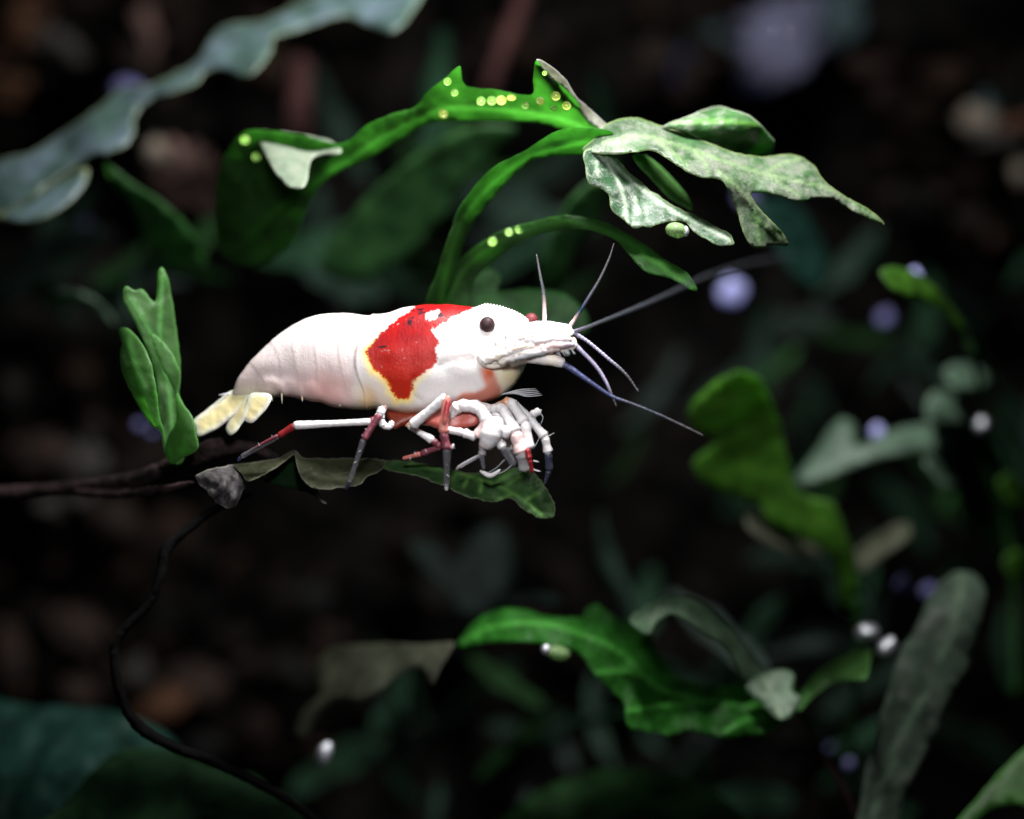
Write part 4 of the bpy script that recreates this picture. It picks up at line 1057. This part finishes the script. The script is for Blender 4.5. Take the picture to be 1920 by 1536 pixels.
rostrum()

e1 = lump('eye', 913.5, 609, yc(914) - 0.50, 15, 15.5, 14, M['eye'], shrimp)
e2 = lump('eye', 996, 600, yc(960) + 0.35, 13, 13, 12, M['eye_far'], shrimp)
tube('eye_stalk', [(968, 612, yc(960) + 0.2, 12), (990, 604, yc(960) + 0.32, 10)], M['limb'], shrimp, cols=[(0.8, 0.77, 0.75, 1)] * 2)

# tail fan
for out, dp in (
    ([(434, 732), (410, 750), (385, 770), (363, 788), (366, 803), (371, 818), (390, 812), (410, 802), (432, 784), (452, 768), (470, 748), (455, 732)], [(440, 738, yc(440) + 0.0), (367, 800, yc(367) + 0.1), (430, 778, yc(430) - 0.1)]),
    ([(456, 740), (444, 758), (432, 776), (425, 797), (424, 807), (431, 816), (442, 811), (452, 797), (462, 782), (474, 752), (470, 742)], [(465, 742, yc(465) - 0.15), (430, 812, yc(430) - 0.2), (460, 780, yc(460) - 0.3)]),
    ([(470, 738), (460, 758), (453, 778), (461, 790), (473, 793), (486, 782), (502, 764), (509, 744), (495, 736)], [(485, 740, yc(485) - 0.3), (465, 790, yc(465) - 0.35), (500, 765, yc(500) - 0.45)])):
    sheet('tail_fin', out, dp, M['fin'], shrimp, res=2.5, puff=0.04, rag=0.3, ripple=0.02, ripple_f=0.03)
tube('tail_spine', [(430, 738, yc(430), 2), (411, 741, yc(411), 1)], M['limb'], shrimp, n=6, cols=[(0.7, 0.7, 0.75, 1)] * 2)

WHT = (0.68, 0.655, 0.655, 1); PNK = (0.76, 0.55, 0.53, 1); RED = (0.24, 0.016, 0.018, 1); PUR = (0.20, 0.05, 0.07, 0.92); GRY = (0.13, 0.125, 0.14, 0.6)
CLR = (0.25, 0.25, 0.28, 0.3); BLU = (0.055, 0.065, 0.16, 0.85); ORA = (0.62, 0.32, 0.2, 1); SAL = (0.52, 0.17, 0.14, 1); CRM = (0.84, 0.76, 0.66, 1); LAV = (0.38, 0.35, 0.48, 0.9); DRK = (0.06, 0.065, 0.10, 0.8); BLK = (0.03, 0.03, 0.06, 1)
def limb(name, pts, cols, **kw):
    kw.setdefault('n', 12); kw.setdefault('step', 2.5); kw.setdefault('rough', 0.12)
    return tube(name, pts, M['limb'], shrimp, cols=cols, **kw)
def jointed(name, pts, cols, **kw):
    """a leg of stiff segments: one colour per segment, swollen ends and a narrow waist at each joint"""
    P2, C2 = [], []
    n = len(pts)
    for i in range(n - 1):
        p, q = np.array(pts[i], float), np.array(pts[i + 1], float)
        L = np.linalg.norm((q - p)[:2])
        e = min(0.3, 4.0 / max(L, 1))
        for t, f in (((0.0 if i == 0 else e * 0.35), 0.80), (e, 1.0), (0.5, 0.93), (1 - e, 1.12), ((1.0 if i == n - 2 else 1 - e * 0.35), 0.82)):
            v = p + (q - p) * t
            v[3] *= f
            P2.append(tuple(v)); C2.append(cols[i])
    kw.setdefault('n', 12); kw.setdefault('step', 1.6); kw.setdefault('rough', 0.1)
    return tube(name, P2, M['limb'], shrimp, cols=C2, **kw)
GLS = (0.16, 0.155, 0.17, 0.5)
# walking legs
jointed('walking_leg', [(722, 762, -0.2, 7), (706, 784, -0.55, 5.5), (694, 791, -0.6, 6.5), (553, 798, -0.42, 7.5), (522, 818, -0.36, 5.5), (452, 857, -0.18, 4.2), (446, 864, -0.15, 2.2)],
     [PNK, PUR, WHT, RED, GRY, BLU])
tube('leg_stripe', [(520, 817, -0.43, 3.2), (490, 833, -0.34, 2.6), (468, 846, -0.28, 1.6)], M['limb'], shrimp, cols=[PUR, PUR, GLS], n=8)
jointed('walking_leg', [(716, 764, -0.75, 7), (712, 778, -0.8, 7), (682, 824, -0.78, 6), (655, 905, -0.6, 4.6), (647, 919, -0.56, 2.5)],
     [WHT, PUR, GLS, BLK])
jointed('leg_base', [(718, 766, -0.7, 6), (713, 786, -0.72, 6.5), (720, 800, -0.7, 6.5), (733, 800, -0.68, 6), (735, 790, -0.66, 5)], [WHT, WHT, WHT, WHT])
jointed('walking_leg', [(758, 782, -0.1, 5), (767, 800, -0.2, 5.5), (812, 826, -0.45, 8), (826, 838, -0.42, 6), (790, 851, -0.28, 6), (755, 860, -0.12, 3)],
     [ORA, WHT, PUR, PUR, SAL])
jointed('walking_leg', [(773, 797, -0.55, 10), (837, 745, -0.85, 8.5), (831, 812, -0.9, 8), (838, 842, -0.85, 8), (837, 912, -0.6, 4.8), (837, 920, -0.56, 2.5)],
     [WHT, SAL, PUR, GLS, WHT])
jointed('leg_spur', [(836, 836, -0.86, 6), (848, 840, -0.9, 3.5), (850, 833, -0.92, 1.5)], [PUR, WHT])
tube('leg_stripe', [(841, 750, -0.94, 5), (837, 772, -0.99, 5.5), (833, 795, -0.99, 5)], M['limb'], shrimp, cols=[RED, RED, SAL], n=8)
# claw arms and mouth legs
jointed('claw_arm', [(842, 780, -0.5, 10), (862, 760, -0.62, 12), (898, 764, -0.7, 12), (914, 790, -0.78, 11.5), (893, 819, -0.72, 8.5)], [WHT, WHT, WHT, PNK])
jointed('claw_arm', [(893, 820, -0.72, 9), (868, 811, -0.66, 8.5), (838, 806, -0.6, 6.5)], [WHT, WHT])
jointed('claw_arm', [(880, 753, -0.25, 8), (926, 772, -0.42, 10.5), (944, 792, -0.52, 9)], [WHT, WHT])
limb('claw', [(934, 786, -0.8, 10), (929, 797, -0.88, 17), (922, 811, -0.92, 20.5), (915, 827, -0.9, 17), (909, 840, -0.85, 11)], [WHT, WHT, WHT, WHT, PNK], rough=0.15)
limb('claw', [(944, 800, -0.86, 7), (948, 810, -0.9, 9), (947, 821, -0.88, 7)], [WHT, WHT, WHT], rough=0.15)
jointed('claw_finger', [(907, 836, -0.85, 9), (903, 855, -0.8, 6), (907, 880, -0.7, 3)], [(0.5, 0.48, 0.5, 0.6), CLR])
jointed('claw_finger', [(930, 822, -0.9, 9), (944, 840, -0.85, 8.5), (964, 872, -0.7, 6)], [WHT, CLR])
limb('claw_finger', [(900, 883, -0.6, 2), (909, 888, -0.62, 4.5), (919, 892, -0.63, 5), (929, 888, -0.62, 4), (938, 881, -0.6, 2)], [WHT] * 5)
jointed('claw_arm', [(920, 768, -0.45, 9), (942, 764, -0.55, 10), (966, 812, -0.7, 13), (979, 850, -0.72, 13.5), (984, 882, -0.6, 10)], [WHT, WHT, PNK, (0.5, 0.48, 0.49, 0.55)])
jointed('claw_tip', [(988, 842, -0.82, 6), (993, 862, -0.82, 5), (998, 887, -0.75, 3)], [RED, RED])
jointed('claw_arm', [(930, 764, -0.2, 8), (957, 753, -0.42, 10), (984, 794, -0.62, 10.5), (994, 842, -0.72, 8)], [ORA, WHT, WHT])
jointed('claw_arm', [(962, 754, -0.3, 7), (994, 786, -0.5, 8.5), (1022, 820, -0.58, 8.5), (1028, 850, -0.55, 8), (1030, 882, -0.45, 6.5), (1021, 908, -0.35, 2.5)], [WHT, WHT, WHT, DRK, DRK])
jointed('claw_arm', [(982, 788, -0.15, 8), (996, 779, -0.1, 9), (1013, 770, -0.06, 7)], [PNK, WHT])
jointed('claw_arm', [(905, 770, -0.1, 10), (938, 800, -0.25, 10), (962, 842, -0.4, 8), (974, 868, -0.45, 5)], [PNK, WHT, GLS])
# soft underside between the legs
sheet('leg_root', [(722, 768), (760, 770), (796, 772), (790, 782), (770, 792), (752, 800), (740, 806), (732, 795)], [(730, 770, 0.0), (790, 775, -0.1), (740, 800, -0.2)], M['coxa'], shrimp, res=5, puff=0.12)
sheet('leg_root', [(800, 765), (840, 755), (880, 752), (898, 765), (896, 795), (870, 805), (840, 808), (806, 800), (790, 795)], [(810, 770, -0.3), (890, 760, -0.4), (850, 805, -0.5)], M['flush'], shrimp, res=5, puff=0.12)
# fine bristles
BR = []
for k in range(7):
    BR.append([(912 - k * 2, 846 + k, -0.85, 1.2), (890 - k * 5, 862 + k * 2, -0.8, 1.0), (868 - k * 2 + random.uniform(-6, 6), 876 + k * 1.2, -0.7, 0.6)])
for k in range(5):
    BR.append([(940 + k * 6, 740 - k, -0.3, 1.6), (975 + k * 3, 731 + k * 3, -0.35, 1.3), (1005 + k * 3, 729 + k * 3, -0.4, 0.7)])
BR += [[(1000, 864, -0.7, 1.5), (1010, 866, -0.7, 1.2)], [(998, 880, -0.7, 1.5), (1013, 884, -0.7, 1.2)], [(1024, 820, -0.6, 1.2), (1039, 812, -0.6, 0.6)], [(1000, 842, -0.6, 1), (1008, 828, -0.6, 0.7), (1014, 815, -0.6, 0.6)]]
BR += [[(946, 862, -0.75, 1), (930, 878, -0.7, 0.8), (912, 888, -0.65, 0.6)], [(960, 872, -0.7, 1), (945, 884, -0.66, 0.8), (928, 890, -0.62, 0.6)], [(1010, 772, -0.1, 1), (1018, 782, -0.1, .9), (1014, 796, -0.1, .6)]]
for k in range(14):
    a_ = random.uniform(0, 1); px_, py_ = 1040 + 36 * a_, 662 - 8 * a_
    BR.append([(px_, py_ - 4, -0.82, 1.0), (px_ + 3, py_ + 3, -0.84, 0.8), (px_ + 7, py_ + 7 + 3 * random.random(), -0.85, 0.4)])
for k in range(12):
    px_ = 1000 + k * 6
    BR.append([(px_, 613 + k * 0.4, -0.72, 0.9), (px_ + 3, 606 + k * 0.4, -0.72, 0.5), (px_ + 5, 602 + random.uniform(-3, 3) + k * 0.4, -0.72, 0.3)])
for (lx, ly, dx, dy) in ((684, 820, -6, -5), (676, 845, -5, 3), (668, 866, -5, 2), (690, 806, -6, -2), (829, 800, -6, 3), (843, 838, 10, 3), (836, 870, 5, 4), (838, 890, 5, 4), (512, 822, -3, -6), (487, 836, -3, -6), (533, 812, -4, -6), (800, 848, -3, -6), (780, 853, -3, -6), (770, 858, -2, 5)):
    BR.append([(lx, ly, -0.8 if lx > 600 else -0.4, 1.0), (lx + dx, ly + dy, -0.8 if lx > 600 else -0.4, 0.4)])
for b in BR:
    limb('bristle', b, [(0.6, 0.6, 0.63, 0.6)] * len(b), n=5, step=5, rough=0)
for (a, b, c, d) in ((528, 735, 529, 757), (566, 742, 567, 753), (508, 742, 511, 752), (640, 757, 636, 762)):
    limb('swimmeret_hair', [(a, b, yc(a) - 0.3, 1.8), ((a + c) / 2, (b + d) / 2, yc(a) - 0.35, 1.5), (c, d, yc(a) - 0.35, 0.7)], [(0.8, 0.7, 0.5, 0.9)] * 3, n=6, step=4)

# head appendages: antenna bases
limb('antennule_base', [(935, 655, -0.6, 22), (965, 640, -0.62, 22), (1000, 628, -0.62, 20), (1030, 622, -0.6, 16), (1055, 618, -0.58, 11), (1072, 620, -0.56, 7)], [CRM, WHT, WHT, WHT, WHT, WHT], n=16)
limb('antennule_base', [(960, 630, 0.0, 18), (1000, 618, -0.05, 15), (1035, 614, -0.15, 11), (1068, 616, -0.2, 7)], [WHT] * 4, n=16)
sheet('antenna_scale', [(905, 676), (914, 660), (935, 650), (965, 642), (1000, 638), (1040, 636), (1075, 632), (1081, 642), (1078, 654), (1066, 657), (1053, 661), (1030, 660), (1012, 665), (990, 667), (970, 674), (945, 678), (918, 685)],
      [(910, 678, -0.76), (945, 650, -0.80), (990, 650, -0.86), (1075, 634, -0.78), (1060, 658, -0.82), (960, 672, -0.82)], M['cream'], shrimp, res=3, puff=0.035, rag=1.2, ripple=0.03, ripple_f=0.05,
      veins=[[(915, 674), (960, 660), (1010, 652), (1072, 645)]], vein_w=3, vein_h=0.035)
sheet('antenna_scale', [(930, 658), (955, 640), (985, 622), (1015, 610), (1045, 609), (1068, 613), (1076, 624), (1060, 632), (1030, 636), (1000, 642), (970, 652), (945, 662)],
      [(940, 656, -0.80), (1000, 618, -0.70), (1000, 640, -0.90), (1070, 618, -0.72), (1060, 632, -0.85)], M['cream'], shrimp, res=3, puff=0.035, rag=1.2, ripple=0.05, ripple_f=0.05,
      veins=[[(945, 655), (990, 634), (1040, 622), (1072, 621)]], vein_w=3, vein_h=0.035)
CR2 = (0.76, 0.68, 0.58, 1); PEA = (0.72, 0.52, 0.38, 1)
for pts, cc in (
    ([(906, 678, -0.78, 7), (930, 667, -0.86, 9), (968, 655, -0.92, 9), (1004, 648, -0.94, 6)], [WHT, CR2, WHT, CR2]),
    ([(926, 662, -0.80, 8), (960, 647, -0.87, 10), (1000, 637, -0.91, 9), (1044, 631, -0.88, 5)], [WHT, WHT, WHT, WHT]),
    ([(935, 679, -0.84, 6), (970, 668, -0.91, 8), (1008, 660, -0.93, 8), (1050, 653, -0.88, 5)], [CR2, WHT, WHT, PNK]),
    ([(985, 642, -0.93, 6), (1028, 637, -0.93, 8), (1072, 636, -0.84, 5)], [WHT, WHT, WHT]),
    ([(1000, 654, -0.95, 6), (1040, 648, -0.92, 8), (1076, 646, -0.84, 5)], [PNK, PNK, LAV]),
    ([(948, 632, -0.74, 8), (990, 621, -0.76, 9), (1035, 615, -0.74, 7)], [WHT, WHT, WHT]),
    ([(950, 660, -0.99, 2.5), (972, 652, -1.01, 3), (1000, 645, -1.0, 1.5)], [PEA, PEA, CR2]),
    ([(962, 668, -0.98, 2), (985, 660, -1.0, 2.5), (1004, 655, -1.0, 1.2)], [PEA, CR2, PEA]),
    ([(968, 636, -0.99, 1.5), (990, 631, -1.0, 2), (1015, 628, -0.98, 1)], [CR2, PEA, CR2])):
    limb('antenna_fold', pts, cc, rough=0.45, flat=1.3)
limb('antenna_base', [(955, 676, -0.6, 13), (985, 668, -0.68, 13), (1010, 671, -0.72, 12), (1035, 675, -0.74, 11), (1058, 682, -0.74, 9)], [CRM, CRM, WHT, CRM, WHT])
limb('cheek_plate', [(902, 664, -0.62, 12), (912, 676, -0.68, 13), (926, 682, -0.7, 10), (948, 678, -0.7, 8)], [WHT, CRM, CRM, CRM])
# feelers
limb('antennule', [(1021, 612, 0.0, 4.32), (1021, 590, 0.02, 3.96), (1019, 550, 0.05, 3.24), (1012, 512, 0.1, 2.16), (1006, 477, 0.15, 1.08)], [WHT, PNK, GRY, GRY, GRY], beads=0.15, bead_len=6)
limb('antennule', [(1063, 620, -0.3, 5.04), (1074, 604, -0.32, 3.60), (1086, 586, -0.34, 3.46), (1100, 564, -0.35, 3.24), (1125, 522, -0.38, 2.30), (1142, 485, -0.4, 1.80), (1151, 457, -0.42, 0.86)], [WHT, PNK, DRK, DRK, GRY, GRY, GRY], beads=0.2, bead_len=6)
limb('antennule', [(1070, 622, -0.5, 4.32), (1100, 639, -0.52, 3.02), (1135, 668, -0.55, 2.88), (1172, 700, -0.58, 2.30), (1197, 734, -0.6, 1.44)], [LAV, LAV, LAV, GRY, GRY], beads=0.4, bead_len=7, step=1.5)
limb('antennule', [(1066, 636, -0.7, 5.76), (1092, 660, -0.72, 3.60), (1120, 690, -0.74, 3.17), (1137, 718, -0.75, 2.74), (1147, 741, -0.75, 2.16), (1156, 762, -0.75, 1.08)], [LAV, LAV, LAV, LAV, GRY, GRY], beads=0.2, bead_len=7)
limb('antenna', [(1054, 681, -0.74, 5.76), (1070, 691, -0.76, 5.40), (1090, 705, -0.78, 4.32), (1112, 720, -0.8, 3.60), (1147, 743, -0.82, 2.88), (1185, 757, -0.84, 2.16), (1235, 777, -0.88, 1.73), (1285, 800, -0.95, 1.30), (1318, 816, -1.0, 0.86)], [BLU, BLU, BLU, BLU, BLU, DRK, DRK, GRY, GRY], beads=0.12, bead_len=8)
limb('antenna', [(1068, 624, -0.4, 3.24), (1110, 610, -0.9, 3.02), (1210, 570, -2.0, 3.02), (1285, 536, -2.9, 3.02), (1335, 514, -3.6, 2.88), (1420, 490, -4.6, 2.59), (1500, 476, -5.5, 2.16)], [LAV, (0.13, 0.14, 0.17, .8), (0.10, 0.11, 0.14, .7), (0.09, 0.10, 0.12, .6), (0.08, 0.09, 0.11, .45), (0.08, 0.08, 0.1, .3), (0.08, 0.08, 0.1, .12)], step=6)
